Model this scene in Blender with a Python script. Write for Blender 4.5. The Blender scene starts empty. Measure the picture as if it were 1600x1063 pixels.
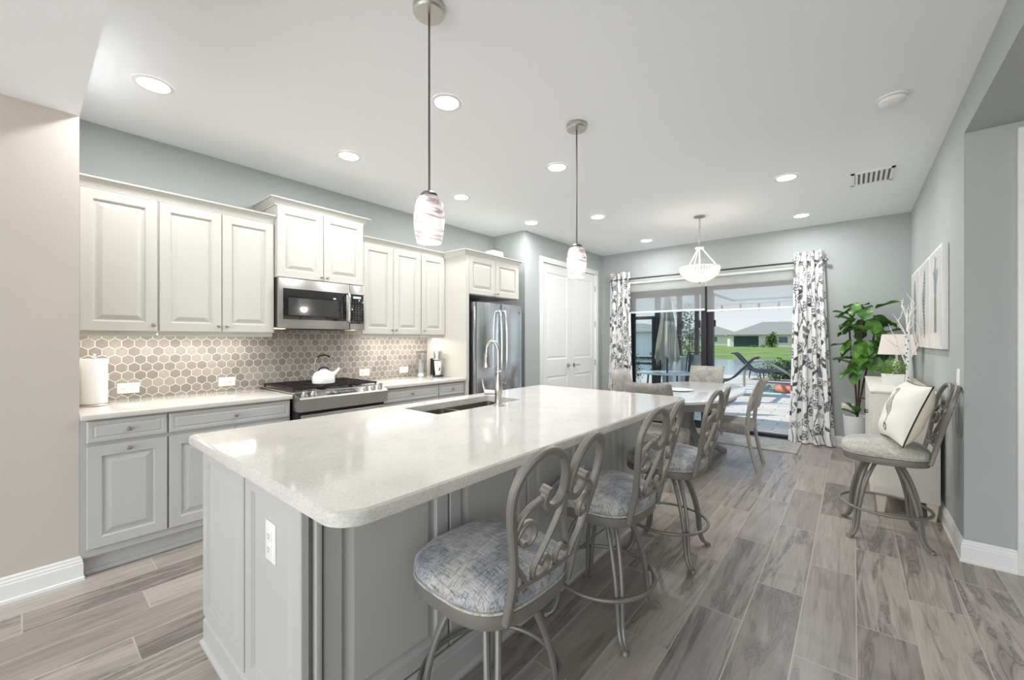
import bpy, bmesh, math, random
import numpy as np
from mathutils import Vector, Matrix, Euler
random.seed(7)
SC = bpy.context.scene
C = SC.collection
PI = math.pi

# ---------------------------------------------------------------- camera, world, sun, exposure
cam = bpy.data.objects.new('camera', bpy.data.cameras.new('camera'))
C.objects.link(cam)
cam.location = (0, 0, 1.33)
cam.rotation_euler = (PI/2, 0, math.radians(39.735))
cam.data.sensor_width = 36.0
cam.data.lens = 36.0*640/1600
cam.data.clip_start = 0.02
cam.data.clip_end = 600
SC.camera = cam
SC.view_settings.view_transform = 'Standard'
SC.view_settings.look = 'None'
SC.view_settings.gamma = 1.0
SC.view_settings.exposure = 0.66
SC.cycles.max_bounces = 10
SC.cycles.diffuse_bounces = 6
SC.cycles.sample_clamp_indirect = 6.0
SC.cycles.use_denoising = True

world = bpy.data.worlds.new('sky')
SC.world = world
world.use_nodes = True
wn = world.node_tree
bg = wn.nodes['Background']
bg.inputs['Strength'].default_value = 0.60
tc = wn.nodes.new('ShaderNodeTexCoord')
sp = wn.nodes.new('ShaderNodeSeparateXYZ')
wr = wn.nodes.new('ShaderNodeValToRGB')
wn.links.new(tc.outputs['Generated'], sp.inputs[0])
wn.links.new(sp.outputs['Z'], wr.inputs[0])
wn.links.new(wr.outputs[0], bg.inputs[0])
e = wr.color_ramp.elements
e[0].position = 0.0; e[0].color = (0.94, 0.96, 0.96, 1)
e[1].position = 0.6; e[1].color = (0.30, 0.53, 0.90, 1)
k = wr.color_ramp.elements.new(0.14); k.color = (0.66, 0.82, 0.93, 1)

sun = bpy.data.objects.new('sun', bpy.data.lights.new('sun', 'SUN'))
C.objects.link(sun)
sun.data.energy = 2.1
sun.data.angle = 0.01
sun.data.color = (1, 0.96, 0.9)
sun.rotation_euler = Vector((0.55, 0.35, -0.76)).to_track_quat('-Z', 'Y').to_euler()

# added area light, out of view behind the camera, to brighten the interior
rear_fill = bpy.data.objects.new('window_daylight', bpy.data.lights.new('window_daylight', 'AREA'))
C.objects.link(rear_fill)
rear_fill.data.shape = 'RECTANGLE'; rear_fill.data.size = 6.8; rear_fill.data.size_y = 2.3
rear_fill.data.energy = 112.0
rear_fill.data.color = (0.95, 0.98, 1.0)
rear_fill.location = (-0.1, -4.2, 1.35)
rear_fill.rotation_euler = (PI/2-0.22, 0, 0)

# ---------------------------------------------------------------- materials
def lin(c):
    return tuple(((x/255)/12.92 if x/255 <= 0.04045 else ((x/255+0.055)/1.055)**2.4) for x in c[:3]) + (1,)

class NT:
    def __init__(s, name):
        s.m = bpy.data.materials.new(name); s.m.use_nodes = True
        s.t = s.m.node_tree; s.b = s.t.nodes['Principled BSDF']; s._o = None
    def n(s, typ, **kw):
        d = s.t.nodes.new('ShaderNode'+typ)
        for k_, v in kw.items(): setattr(d, k_, v)
        return d
    def put(s, sock, v):
        if v is None: return
        if isinstance(v, bpy.types.NodeSocket): s.t.links.new(v, sock)
        else: sock.default_value = v
    def obj(s):
        if s._o is None: s._o = s.n('TexCoord').outputs['Object']
        return s._o
    def math(s, op, a, b=None, c=None):
        d = s.n('Math', operation=op)
        s.put(d.inputs[0], a); s.put(d.inputs[1], b)
        if c is not None: s.put(d.inputs[2], c)
        return d.outputs[0]
    def xyz(s, v=None):
        d = s.n('SeparateXYZ'); s.put(d.inputs[0], v or s.obj()); return d.outputs
    def vec(s, x, y, z=0.0):
        d = s.n('CombineXYZ'); s.put(d.inputs[0], x); s.put(d.inputs[1], y); s.put(d.inputs[2], z); return d.outputs[0]
    def scale(s, v, f):
        d = s.n('Mapping'); s.put(d.inputs[0], v); d.inputs['Scale'].default_value = f; return d.outputs[0]
    def noise(s, v, sc, det=3, rough=0.5, dist=0.0):
        d = s.n('TexNoise'); s.put(d.inputs['Vector'], v); d.inputs['Scale'].default_value = sc
        d.inputs['Detail'].default_value = det; d.inputs['Roughness'].default_value = rough; d.inputs['Distortion'].default_value = dist
        return d.outputs['Fac']
    def ramp(s, f, stops):
        d = s.n('ValToRGB'); s.put(d.inputs[0], f)
        el = d.color_ramp.elements
        while len(el) > 1: el.remove(el[-1])
        el[0].position = stops[0][0]; el[0].color = stops[0][1]
        for p, c in stops[1:]:
            q = el.new(p); q.color = c
        return d.outputs[0]
    def mix(s, f, a, b, typ='MIX'):
        d = s.n('Mix', data_type='RGBA', blend_type=typ)
        s.put(d.inputs[0], f); s.put(d.inputs[6], a); s.put(d.inputs[7], b)
        return d.outputs[2]
    def bump(s, h, st=0.2, dist=0.01):
        d = s.n('Bump'); s.put(d.inputs['Height'], h); d.inputs['Strength'].default_value = st; d.inputs['Distance'].default_value = dist
        s.t.links.new(d.outputs[0], s.b.inputs['Normal'])
    def base(s, v): s.put(s.b.inputs['Base Color'], v)
    def rough(s, v): s.put(s.b.inputs['Roughness'], v)

M = {}
def plain(name, col, rough=0.5, metal=0.0, bump=None, var=0.0, coat=0.0, sheen=0.0):
    t = NT(name); c = lin(col)
    if var:
        f = t.noise(t.obj(), 6, 4)
        lo = tuple(x*(1-var) for x in c[:3])+(1,); hi = tuple(min(1, x*(1+var)) for x in c[:3])+(1,)
        t.base(t.ramp(f, [(0.3, lo), (0.7, hi)]))
    else: t.base(c)
    t.b.inputs['Roughness'].default_value = rough; t.b.inputs['Metallic'].default_value = metal
    t.b.inputs['Coat Weight'].default_value = coat
    if sheen: t.b.inputs['Sheen Weight'].default_value = sheen
    if bump: t.bump(t.noise(t.obj(), bump[0], 3), bump[1], bump[2])
    M[name] = t.m
    return t.m

def emis(name, col, st, basec=(255, 255, 255)):
    t = NT(name); t.base(lin(basec)); t.b.inputs['Emission Color'].default_value = lin(col); t.b.inputs['Emission Strength'].default_value = st
    M[name] = t.m; return t.m

plain('wall_paint', (177, 182, 180), 0.85, bump=(140, 0.08, 0.004), var=0.01)
plain('column_paint', (203, 194, 184), 0.85, bump=(140, 0.12, 0.004), var=0.01)
plain('ceiling_paint', (246, 248, 250), 0.9, bump=(90, 0.12, 0.004))
plain('trim_white', (238, 238, 236), 0.35)
plain('cream_cabinet', (206, 204, 195), 0.36)
plain('grey_cabinet', (194, 194, 191), 0.36)
plain('appliance_dark', (70, 68, 64), 0.7)  # dark grey casing colour of the microwave and refrigerator
plain('nickel', (190, 186, 180), 0.28, 1.0)
plain('brushed_nickel', (200, 198, 192), 0.34, 1.0)
plain('stool_metal', (138, 135, 128), 0.48, 0.4, bump=(220, 0.05, 0.001))
plain('pendant_rod', (112, 108, 104), 0.4, 0.7)
plain('black_iron', (32, 30, 30), 0.55)
plain('black_plastic', (22, 22, 24), 0.3)
plain('black_glass', (20, 21, 22), 0.05, coat=1.0)
plain('window_mesh', (52, 54, 52), 0.12, coat=1.0)
plain('white_plastic', (244, 242, 236), 0.35)
plain('white_enamel', (246, 245, 240), 0.12, coat=0.6)
plain('paper', (250, 249, 246), 0.95, bump=(120, 0.3, 0.003))
plain('bronze', (38, 36, 40), 0.4, 0.3)
plain('outlet_dark', (90, 88, 84), 0.6)
plain('table_grey', (214, 214, 212), 0.16, coat=0.3)
plain('table_base', (138, 138, 136), 0.4)
plain('chair_wood', (168, 164, 154), 0.5, var=0.06)
plain('dresser_paint', (232, 229, 218), 0.4)
plain('dresser_leg', (214, 206, 188), 0.5)
plain('knob_dark', (60, 58, 56), 0.4, 0.6)
plain('pot_white', (238, 238, 236), 0.5)
plain('lamp_shade', (244, 232, 224), 0.8)
plain('branch_white', (232, 230, 226), 0.7)
plain('stem_brown', (84, 66, 50), 0.8, var=0.15)
plain('piping_black', (48, 44, 42), 0.8)
plain('rod_dark', (74, 70, 66), 0.4, 0.6)
plain('white_rope', (238, 232, 220), 0.7)
plain('umbrella_cloth', (166, 161, 148), 0.9, var=0.04)
plain('sling', (78, 84, 84), 0.7)
plain('patio_frame', (58, 62, 66), 0.5, 0.3)
plain('patio_table_top', (226, 232, 232), 0.2)
plain('rail_tan', (172, 164, 150), 0.4, 0.2)
plain('stucco', (240, 236, 222), 0.9, var=0.03)
plain('far_window', (96, 118, 128), 0.2)
plain('far_screen', (66, 84, 84), 0.8)
plain('float_orange', (240, 140, 104), 0.5)
plain('coping', (222, 214, 200), 0.8, var=0.03)
plain('panel_grey', (168, 176, 176), 0.6)
plain('clear_lid', (120, 116, 110), 0.3)
plain('cup_white', (244, 242, 236), 0.5)
plain('smoke_white', (240, 240, 238), 0.5)
plain('vent_dark', (120, 120, 118), 0.8)
plain('burner', (48, 44, 42), 0.5, 0.3)
plain('sink_steel', (150, 145, 137), 0.36, 0.85)
plain('logo', (90, 92, 96), 0.3, 0.8)
plain('ground_soil', (120, 110, 90), 0.9, var=0.1)

def mk():
    # wood-look floor tiles
    t = NT('floor_tile'); o = t.xyz(); X, Y = o[0], o[1]
    u = t.math('DIVIDE', t.math('SUBTRACT', X, 0.014), 0.2075)
    row = t.math('FLOOR', u); fu = t.math('FRACT', u)
    off = t.math('MULTIPLY_ADD', row, 0.41, 0.674)
    v = t.math('DIVIDE', t.math('SUBTRACT', Y, off), 0.914)
    col = t.math('FLOOR', v); fv = t.math('FRACT', v)
    eu = t.math('MINIMUM', fu, t.math('SUBTRACT', 1.0, fu)); ev = t.math('MINIMUM', fv, t.math('SUBTRACT', 1.0, fv))
    g = t.math('MAXIMUM', t.math('LESS_THAN', eu, 0.013), t.math('LESS_THAN', ev, 0.003))
    wn_ = t.n('TexWhiteNoise', noise_dimensions='2D'); t.put(wn_.inputs['Vector'], t.vec(row, col))
    idv = wn_.outputs['Value']; idc = t.xyz(wn_.outputs['Color'])
    ox = t.math('MULTIPLY', idc[0], 37.0); oy = t.math('MULTIPLY', idc[1], 23.0)
    gv = t.vec(t.math('ADD', t.math('MULTIPLY', X, 16.0), ox), t.math('ADD', t.math('MULTIPLY', Y, 1.5), oy))
    n1 = t.noise(gv, 1.0, 5, 0.6, 1.4)
    gv2 = t.vec(t.math('ADD', t.math('MULTIPLY', X, 90.0), ox), t.math('ADD', t.math('MULTIPLY', Y, 4.0), oy))
    n2 = t.noise(gv2, 1.0, 4, 0.6, 0.6)
    gv3 = t.vec(t.math('ADD', t.math('MULTIPLY', X, 7.0), oy), t.math('ADD', t.math('MULTIPLY', Y, 0.8), ox))
    n3 = t.noise(gv3, 1.0, 3, 0.5, 2.2)
    base = t.ramp(idv, [(0.0, lin((150, 140, 133))), (0.35, lin((170, 161, 153))), (0.65, lin((186, 177, 168))), (0.85, lin((158, 150, 146))), (1.0, lin((176, 165, 154)))])
    f1 = t.ramp(n1, [(0.30, (0.66, 0.65, 0.64, 1)), (0.48, (0.92, 0.915, 0.91, 1)), (0.62, (1.0, 1.0, 1.0, 1)), (0.75, (1.12, 1.11, 1.09, 1))])
    base = t.mix(1.0, base, f1, 'MULTIPLY')
    f2 = t.ramp(n2, [(0.3, (0.86, 0.855, 0.85, 1)), (0.6, (1.04, 1.04, 1.04, 1))])
    base = t.mix(1.0, base, f2, 'MULTIPLY')
    # dark agate-like veins on some planks
    wv = t.math('ABSOLUTE', t.math('SINE', t.math('MULTIPLY', n3, 60.0)))
    zone = t.math('MULTIPLY', t.ramp(n3, [(0.50, (0, 0, 0, 1)), (0.58, (1, 1, 1, 1)), (0.66, (1, 1, 1, 1)), (0.72, (0, 0, 0, 1))]), t.math('GREATER_THAN', idc[2], 0.45))
    vein = t.math('MULTIPLY', zone, t.math('SUBTRACT', 1.0, t.math('MULTIPLY', wv, 0.6)))
    base = t.mix(t.math('MULTIPLY', vein, 0.8), base, lin((92, 84, 82)))
    base = t.mix(g, base, lin((188, 180, 166)))
    t.base(base)
    t.rough(t.math('MULTIPLY_ADD', n2, 0.12, 0.27))
    t.bump(t.math('ADD', t.math('MULTIPLY', n2, 0.15), t.math('MULTIPLY', g, -1.0)), 0.25, 0.003)
    M['floor_tile'] = t.m
    # hexagon backsplash
    t = NT('hex_tile'); o = t.xyz(); W = 0.0655
    U = t.math('DIVIDE', o[1], W); V = t.math('DIVIDE', o[2], W); R3 = 1.7320508
    def cell(du, dv):
        cu = t.math('FLOOR', t.math('ADD', U, du)); a = t.math('SUBTRACT', t.math('FRACT', t.math('ADD', U, du)), 0.5)
        q = t.math('DIVIDE', t.math('ADD', V, dv), R3); cv = t.math('FLOOR', q)
        b = t.math('MULTIPLY', t.math('SUBTRACT', t.math('FRACT', q), 0.5), R3)
        aa, ab = t.math('ABSOLUTE', a), t.math('ABSOLUTE', b)
        d = t.math('MAXIMUM', aa, t.math('ADD', t.math('MULTIPLY', aa, 0.5), t.math('MULTIPLY', ab, 0.8660254)))
        return d, cu, cv
    d1, c1, v1 = cell(100.0, 100.0*R3); d2, c2, v2 = cell(100.5, 100.5*R3)
    sel = t.math('LESS_THAN', d1, d2); d = t.math('MINIMUM', d1, d2)
    def pick(a, b): return t.math('ADD', t.math('MULTIPLY', sel, a), t.math('MULTIPLY', t.math('SUBTRACT', 1.0, sel), b))
    wn2 = t.n('TexWhiteNoise', noise_dimensions='2D'); t.put(wn2.inputs['Vector'], t.vec(pick(c1, t.math('ADD', c2, 0.37)), pick(v1, t.math('ADD', v2, 0.71))))
    grout = t.math('GREATER_THAN', d, 0.47)
    base = t.ramp(wn2.outputs['Value'], [(0, lin((138, 132, 126))), (0.5, lin((152, 146, 139))), (1, lin((166, 160, 152)))])
    n = t.noise(t.obj(), 110, 4, 0.65, 2.0)
    base = t.mix(1.0, base, t.ramp(n, [(0.35, (0.82, 0.82, 0.82, 1)), (0.62, (1.12, 1.1, 1.08, 1))]), 'MULTIPLY')
    base = t.mix(grout, base, lin((220, 216, 208)))
    t.base(base); t.rough(t.math('MULTIPLY_ADD', grout, 0.4, 0.28))
    t.bump(t.ramp(d, [(0.43, (1, 1, 1, 1)), (0.47, (0, 0, 0, 1))]), 0.5, 0.003)
    M['hex_tile'] = t.m
    # white quartz
    t = NT('quartz'); n = t.noise(t.obj(), 140, 4, 0.7, 0.4); n2 = t.noise(t.obj(), 5, 4, 0.6, 1.5)
    base = t.ramp(n, [(0.30, lin((200, 197, 190))), (0.5, lin((219, 216, 209))), (0.7, lin((230, 227, 221)))])
    base = t.mix(1.0, base, t.ramp(n2, [(0.38, (0.94, 0.94, 0.93, 1)), (0.58, (1, 1, 1, 1))]), 'MULTIPLY')
    t.base(base); t.b.inputs['Roughness'].default_value = 0.09; t.b.inputs['IOR'].default_value = 1.6
    M['quartz'] = t.m
    # brushed stainless
    for nm, c, r in (('steel', (196, 194, 190), 0.24), ('steel_cool', (222, 225, 230), 0.13)):
        t = NT(nm); v = t.scale(t.obj(), (60, 60, 2) if nm == 'steel_cool' else (3, 3, 160)); n = t.noise(v, 1.5, 3)
        t.base(t.ramp(n, [(0.3, tuple(x*0.9 for x in lin(c)[:3])+(1,)), (0.7, lin(c))])); t.b.inputs['Metallic'].default_value = 1.0
        t.rough(t.math('MULTIPLY_ADD', n, 0.10, r)); M[nm] = t.m
    # crosshatch stool fabric
    t = NT('stool_fabric')
    a = t.noise(t.scale(t.obj(), (20, 290, 60)), 1.0, 3, 0.7, 0.2); b = t.noise(t.scale(t.obj(), (290, 20, 60)), 1.0, 3, 0.7, 0.3)
    c_ = t.noise(t.obj(), 7, 4, 0.6, 0.5)
    base = t.ramp(c_, [(0.32, lin((132, 137, 147))), (0.46, lin((170, 172, 175))), (0.56, lin((204, 202, 196))), (0.7, lin((152, 157, 167)))])
    m = t.math('MAXIMUM', t.ramp(a, [(0.52, (0, 0, 0, 1)), (0.66, (1, 1, 1, 1))]), t.ramp(b, [(0.52, (0, 0, 0, 1)), (0.66, (1, 1, 1, 1))]))
    m = t.math('MULTIPLY', m, t.ramp(c_, [(0.3, (1, 1, 1, 1)), (0.7, (0.6, 0.6, 0.6, 1))]))
    t.base(t.mix(m, base, lin((56, 58, 68)))); t.b.inputs['Roughness'].default_value = 0.75; t.b.inputs['Sheen Weight'].default_value = 0.3
    t.bump(t.math('ADD', a, b), 0.15, 0.001); M['stool_fabric'] = t.m
    t = NT('stool_fabric_pale')  # paler stool fabric with a coarser, fainter hatch
    base = t.ramp(t.noise(t.obj(), 6, 4, 0.6, 0.5), [(0.35, lin((168, 176, 186))), (0.5, lin((196, 194, 182))), (0.62, lin((212, 208, 192)))])
    m = t.math('MAXIMUM', t.ramp(t.noise(t.scale(t.obj(), (18, 160, 60)), 1.0, 3, 0.7), [(0.5, (0, 0, 0, 1)), (0.7, (1, 1, 1, 1))]), t.ramp(t.noise(t.scale(t.obj(), (160, 18, 60)), 1.0, 3, 0.7), [(0.5, (0, 0, 0, 1)), (0.7, (1, 1, 1, 1))]))
    t.base(t.mix(t.math('MULTIPLY', m, 0.6), base, lin((110, 114, 118)))); t.b.inputs['Roughness'].default_value = 0.8; M['stool_fabric_pale'] = t.m
    # mottled velvet of the dining chairs
    t = NT('velvet'); n = t.noise(t.obj(), 9, 5, 0.7, 1.2); n2 = t.noise(t.scale(t.obj(), (60, 60, 20)), 1.0, 3)
    base = t.ramp(n, [(0.3, lin((126, 125, 128))), (0.5, lin((158, 153, 146))), (0.7, lin((182, 175, 162)))])
    base = t.mix(t.ramp(n2, [(0.5, (0, 0, 0, 1)), (0.75, (0.5, 0.5, 0.5, 1))]), base, lin((112, 110, 112)))
    t.base(base); t.b.inputs['Roughness'].default_value = 0.7; t.b.inputs['Sheen Weight'].default_value = 0.4; M['velvet'] = t.m
    # vertex-painted fabrics and art
    for nm, r in (('painted_cloth', 0.9), ('painted_art', 0.25), ('painted_pillow', 0.95)):
        t = NT(nm); a = t.n('Attribute', attribute_name='Col'); t.base(a.outputs['Color']); t.b.inputs['Roughness'].default_value = r
        if nm != 'painted_art': t.bump(t.noise(t.obj(), 300, 2), 0.1, 0.001)
        M[nm] = t.m
    # swirl glass of pendants
    t = NT('swirl_glass'); o = t.xyz()
    w = t.noise(t.vec(t.math('MULTIPLY', o[0], 6.0), t.math('MULTIPLY', o[1], 6.0), t.math('MULTIPLY', t.math('ADD', o[2], t.math('MULTIPLY', o[0], 0.5)), 34.0)), 1.0, 3, 0.5, 1.2)
    c = t.ramp(w, [(0.28, lin((150, 132, 140))), (0.40, lin((206, 186, 190))), (0.52, lin((252, 249, 247))), (0.60, lin((255, 236, 232))), (0.68, lin((252, 250, 248)))])
    t.base(c); t.put(t.b.inputs['Emission Color'], c)
    st = t.ramp(o[2], [(0.0, (1, 1, 1, 1)), (0.12, (1, 1, 1, 1)), (0.2, (0.3, 0.3, 0.3, 1))])
    t.put(t.b.inputs['Emission Strength'], t.math('MULTIPLY', st, 0.33)); t.b.inputs['Roughness'].default_value = 0.12
    M['swirl_glass'] = t.m
    # solar shade: woven, half see-through
    t = NT('solar_shade'); tr = t.n('BsdfTransparent'); tl = t.n('BsdfTranslucent'); mx = t.n('MixShader'); mx2 = t.n('MixShader')
    tl.inputs[0].default_value = lin((250, 250, 248)); t.b.inputs['Base Color'].default_value = lin((225, 224, 220)); t.b.inputs['Roughness'].default_value = 0.8
    mx2.inputs[0].default_value = 0.72; t.t.links.new(t.b.outputs[0], mx2.inputs[1]); t.t.links.new(tl.outputs[0], mx2.inputs[2])
    mx.inputs[0].default_value = 0.38; t.t.links.new(tr.outputs[0], mx.inputs[1]); t.t.links.new(mx2.outputs[0], mx.inputs[2])
    t.t.links.new(mx.outputs[0], t.t.nodes['Material Output'].inputs[0]); M['solar_shade'] = t.m
    # thin window glass
    t = NT('pane_glass'); tr = t.n('BsdfTransparent'); tr.inputs[0].default_value = (0.90, 0.95, 0.95, 1)
    gl = t.n('BsdfGlossy'); gl.inputs['Roughness'].default_value = 0.02; mx = t.n('MixShader'); fr = t.n('Fresnel'); fr.inputs[0].default_value = 1.45
    t.t.links.new(fr.outputs[0], mx.inputs[0]); t.t.links.new(tr.outputs[0], mx.inputs[1]); t.t.links.new(gl.outputs[0], mx.inputs[2])
    t.t.links.new(mx.outputs[0], t.t.nodes['Material Output'].inputs[0]); M['pane_glass'] = t.m
    t = NT('clear_glass'); tr = t.n('BsdfTransparent'); tr.inputs[0].default_value = (0.86, 0.87, 0.86, 1)
    gl = t.n('BsdfGlossy'); gl.inputs['Roughness'].default_value = 0.05; mx = t.n('MixShader'); mx.inputs[0].default_value = 0.25
    t.t.links.new(tr.outputs[0], mx.inputs[1]); t.t.links.new(gl.outputs[0], mx.inputs[2])
    t.t.links.new(mx.outputs[0], t.t.nodes['Material Output'].inputs[0]); M['clear_glass'] = t.m
    # leaves
    for nm, a, b in (('fig_leaf', (46, 92, 34), (104, 158, 60)), ('herb_leaf', (104, 156, 44), (168, 208, 92)), ('hedge_leaf', (74, 108, 52), (140, 168, 88)), ('tree_leaf', (70, 92, 66), (118, 140, 98))):
        t = NT(nm); n = t.noise(t.obj(), 9 if nm == 'fig_leaf' else 5, 3)
        t.base(t.ramp(n, [(0.35, lin(a)), (0.65, lin(b))])); t.b.inputs['Roughness'].default_value = 0.4; M[nm] = t.m
    t = NT('lawn'); n = t.noise(t.obj(), 0.25, 6, 0.7); t.base(t.ramp(n, [(0.35, lin((112, 138, 66))), (0.65, lin((146, 168, 90)))])); t.rough(0.95); M['lawn'] = t.m
    t = NT('lake_water'); t.base(lin((150, 172, 184))); t.rough(0.12); t.bump(t.noise(t.obj(), 1.2, 4), 0.25, 0.1); M['lake_water'] = t.m
    t = NT('pool_water'); t.base(lin((70, 150, 160))); t.rough(0.05); t.bump(t.noise(t.obj(), 6, 3), 0.2, 0.02); M['pool_water'] = t.m
    t = NT('pavers'); br = t.n('TexBrick'); t.put(br.inputs['Vector'], t.obj()); br.inputs['Scale'].default_value = 1.0
    br.inputs['Brick Width'].default_value = 0.46; br.inputs['Row Height'].default_value = 0.23; br.inputs['Mortar Size'].default_value = 0.008
    br.inputs['Color1'].default_value = lin((232, 220, 203)); br.inputs['Color2'].default_value = lin((216, 205, 190)); br.inputs['Mortar'].default_value = lin((168, 162, 154))
    t.put(t.b.inputs['Base Color'], br.outputs['Color']); t.rough(0.85); M['pavers'] = t.m
    t = NT('roof_tile'); w = t.n('TexWave', wave_type='BANDS', bands_direction='Z'); t.put(w.inputs['Vector'], t.obj()); w.inputs['Scale'].default_value = 1.1
    t.base(t.mix(w.outputs['Fac'], lin((146, 144, 134)), lin((176, 173, 162)))); t.rough(0.9); M['roof_tile'] = t.m
    t = NT('rug_weave'); n = t.noise(t.scale(t.obj(), (9, 9, 9)), 1.0, 5, 0.8, 1.5)
    t.base(t.ramp(n, [(0.35, lin((160, 158, 154))), (0.6, lin((200, 196, 188)))])); t.rough(0.95); M['rug_weave'] = t.m
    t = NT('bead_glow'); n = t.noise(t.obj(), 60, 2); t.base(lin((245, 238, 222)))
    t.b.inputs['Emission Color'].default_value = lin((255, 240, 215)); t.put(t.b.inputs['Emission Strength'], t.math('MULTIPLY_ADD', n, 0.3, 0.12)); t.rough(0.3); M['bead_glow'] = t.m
mk()
emis('lamp_lens', (255, 252, 246), 9.0)
emis('task_lens', (255, 235, 200), 0.9)
emis('pendant_bulb', (255, 250, 244), 5.0)
emis('display', (200, 220, 230), 0.8, (40, 50, 60))

# ---------------------------------------------------------------- mesh helpers
def catmull(P, n=8, closed=False):
    P = [Vector(p) for p in P]; out = []
    N = len(P); seg = N if closed else N-1
    for i in range(seg):
        if closed: a, b, c, d = P[(i-1) % N], P[i], P[(i+1) % N], P[(i+2) % N]
        else: a, b, c, d = P[max(i-1, 0)], P[i], P[i+1], P[min(i+2, N-1)]
        for k_ in range(n):
            t = k_/n; t2 = t*t; t3 = t2*t
            out.append(0.5*((2*b)+(-a+c)*t+(2*a-5*b+4*c-d)*t2+(-a+3*b-3*c+d)*t3))
    if not closed: out.append(P[-1].copy())
    return out

class B:
    def __init__(s): s.bm = bmesh.new()
    def box(s, x0, x1, y0, y1, z0, z1, bev=0.0, seg=2, mtx=None):
        r = bmesh.ops.create_cube(s.bm, size=1.0); vs = r['verts']
        for v in vs:
            v.co = Vector(((x0+x1)/2+v.co.x*(x1-x0), (y0+y1)/2+v.co.y*(y1-y0), (z0+z1)/2+v.co.z*(z1-z0)))
        allv = vs
        if bev > 0:
            es = list({e_ for v in vs for e_ in v.link_edges})
            r = bmesh.ops.bevel(s.bm, geom=es, offset=bev, segments=seg, profile=0.5, affect='EDGES')
            allv = list({v for f in r['faces'] for v in f.verts} | {v for v in vs if v.is_valid})
        if mtx is not None:
            for v in allv: v.co = mtx @ v.co
        return s
    def ring(s, pts): return [s.bm.verts.new(p) for p in pts]
    def bridge(s, a, b, closed=True):
        n = len(a)
        for i in range(n if closed else n-1):
            j = (i+1) % n
            s.bm.faces.new((a[i], a[j], b[j], b[i]))
    def cap(s, r, flip=False):
        s.bm.faces.new(r[::-1] if flip else r)
    def tube(s, path, r, n=8, closed=False, caps=True, sq=False):
        P = [Vector(p) for p in path]; N = len(P); rings = []
        rr = r if isinstance(r, (list, tuple)) else [r]*N
        up = None
        for i in range(N):
            if closed: t = (P[(i+1) % N]-P[i-1]).normalized()
            else: t = (P[min(i+1, N-1)]-P[max(i-1, 0)]).normalized()
            if up is None:
                up = Vector((0, 0, 1)) if abs(t.z) < 0.9 else Vector((1, 0, 0))
            a = (up-t*up.dot(t)).normalized(); b = t.cross(a); up = a
            ph = PI/4 if sq else 0
            rings.append(s.ring([P[i]+(a*math.cos(2*PI*k_/n+ph)+b*math.sin(2*PI*k_/n+ph))*rr[i] for k_ in range(n)]))
        for i in range(N-1): s.bridge(rings[i], rings[i+1])
        if closed: s.bridge(rings[-1], rings[0])
        elif caps: s.cap(rings[0], True); s.cap(rings[-1])
        return s
    def ribbon(s, path, w, d, N):
        """flat bar: w in the plane, d along the normal N"""
        P = [Vector(p) for p in path]; rings = []; n = len(P)
        for i in range(n):
            t = (P[min(i+1, n-1)]-P[max(i-1, 0)]).normalized()
            nn = (N-t*N.dot(t)).normalized(); b = t.cross(nn)
            rings.append(s.ring([P[i]+b*sx*w/2+nn*sy*d/2 for sx, sy in ((1, .6), (.6, 1), (-.6, 1), (-1, .6), (-1, -.6), (-.6, -1), (.6, -1), (1, -.6))]))
        for i in range(n-1): s.bridge(rings[i], rings[i+1])
        s.cap(rings[0], True); s.cap(rings[-1]); return s
    def lathe(s, prof, c=(0, 0, 0), n=24, mtx=None, caps=True):
        c = Vector(c); rings = []
        for r, z in prof:
            pts = [Vector((r*math.cos(2*PI*k_/n), r*math.sin(2*PI*k_/n), z)) for k_ in range(n)]
            if mtx is not None: pts = [mtx @ p for p in pts]
            rings.append(s.ring([c+p for p in pts]))
        for i in range(len(rings)-1): s.bridge(rings[i], rings[i+1])
        if caps: s.cap(rings[0], True); s.cap(rings[-1])
        return s
    def cyl(s, p0, p1, r0, r1=None, n=16):
        return s.tube([p0, p1], [r0, r0 if r1 is None else r1], n)
    def prism(s, pts, h, z0=0.0, mtx=None):
        a = [Vector((p[0], p[1], z0)) for p in pts]; b = [Vector((p[0], p[1], z0+h)) for p in pts]
        if mtx is not None: a = [mtx @ p for p in a]; b = [mtx @ p for p in b]
        a = s.ring(a); b = s.ring(b); s.bridge(a, b); s.cap(a, True); s.cap(b); return s
    def nest(s, O, U, V, N, w, h, steps, back=0.0):
        """nested rectangles: steps = [(inset, height)], O corner, U,V axes, N outward"""
        O, U, V, N = Vector(O), Vector(U), Vector(V), Vector(N); rings = []
        for ins, d in [(0.0, back)]+list(steps):
            rings.append(s.ring([O+U*a+V*b+N*d for a, b in ((ins, ins), (w-ins, ins), (w-ins, h-ins), (ins, h-ins))]))
        for i in range(len(rings)-1): s.bridge(rings[i], rings[i+1])
        s.cap(rings[0], True); s.cap(rings[-1]); return s
    def profile(s, prof, path, closed=False):
        """extrude (out, z) profile along a polyline of (x, y, nx, ny) stations (mitred)"""
        rings = [s.ring([Vector((x+nx*o, y+ny*o, z)) for o, z in prof]) for x, y, nx, ny in path]
        for i in range(len(rings)-1): s.bridge(rings[i], rings[i+1])
        s.cap(rings[0], True); s.cap(rings[-1]); return s
    def grid(s, nu, nv, f, closed_u=False):
        V = [[s.bm.verts.new(f(i/nu, j/nv)) for i in range(nu if closed_u else nu+1)] for j in range(nv+1)]
        n = nu
        for j in range(nv):
            for i in range(n):
                i2 = (i+1) % nu if closed_u else i+1
                s.bm.faces.new((V[j][i], V[j][i2], V[j+1][i2], V[j+1][i]))
        return V
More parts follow.
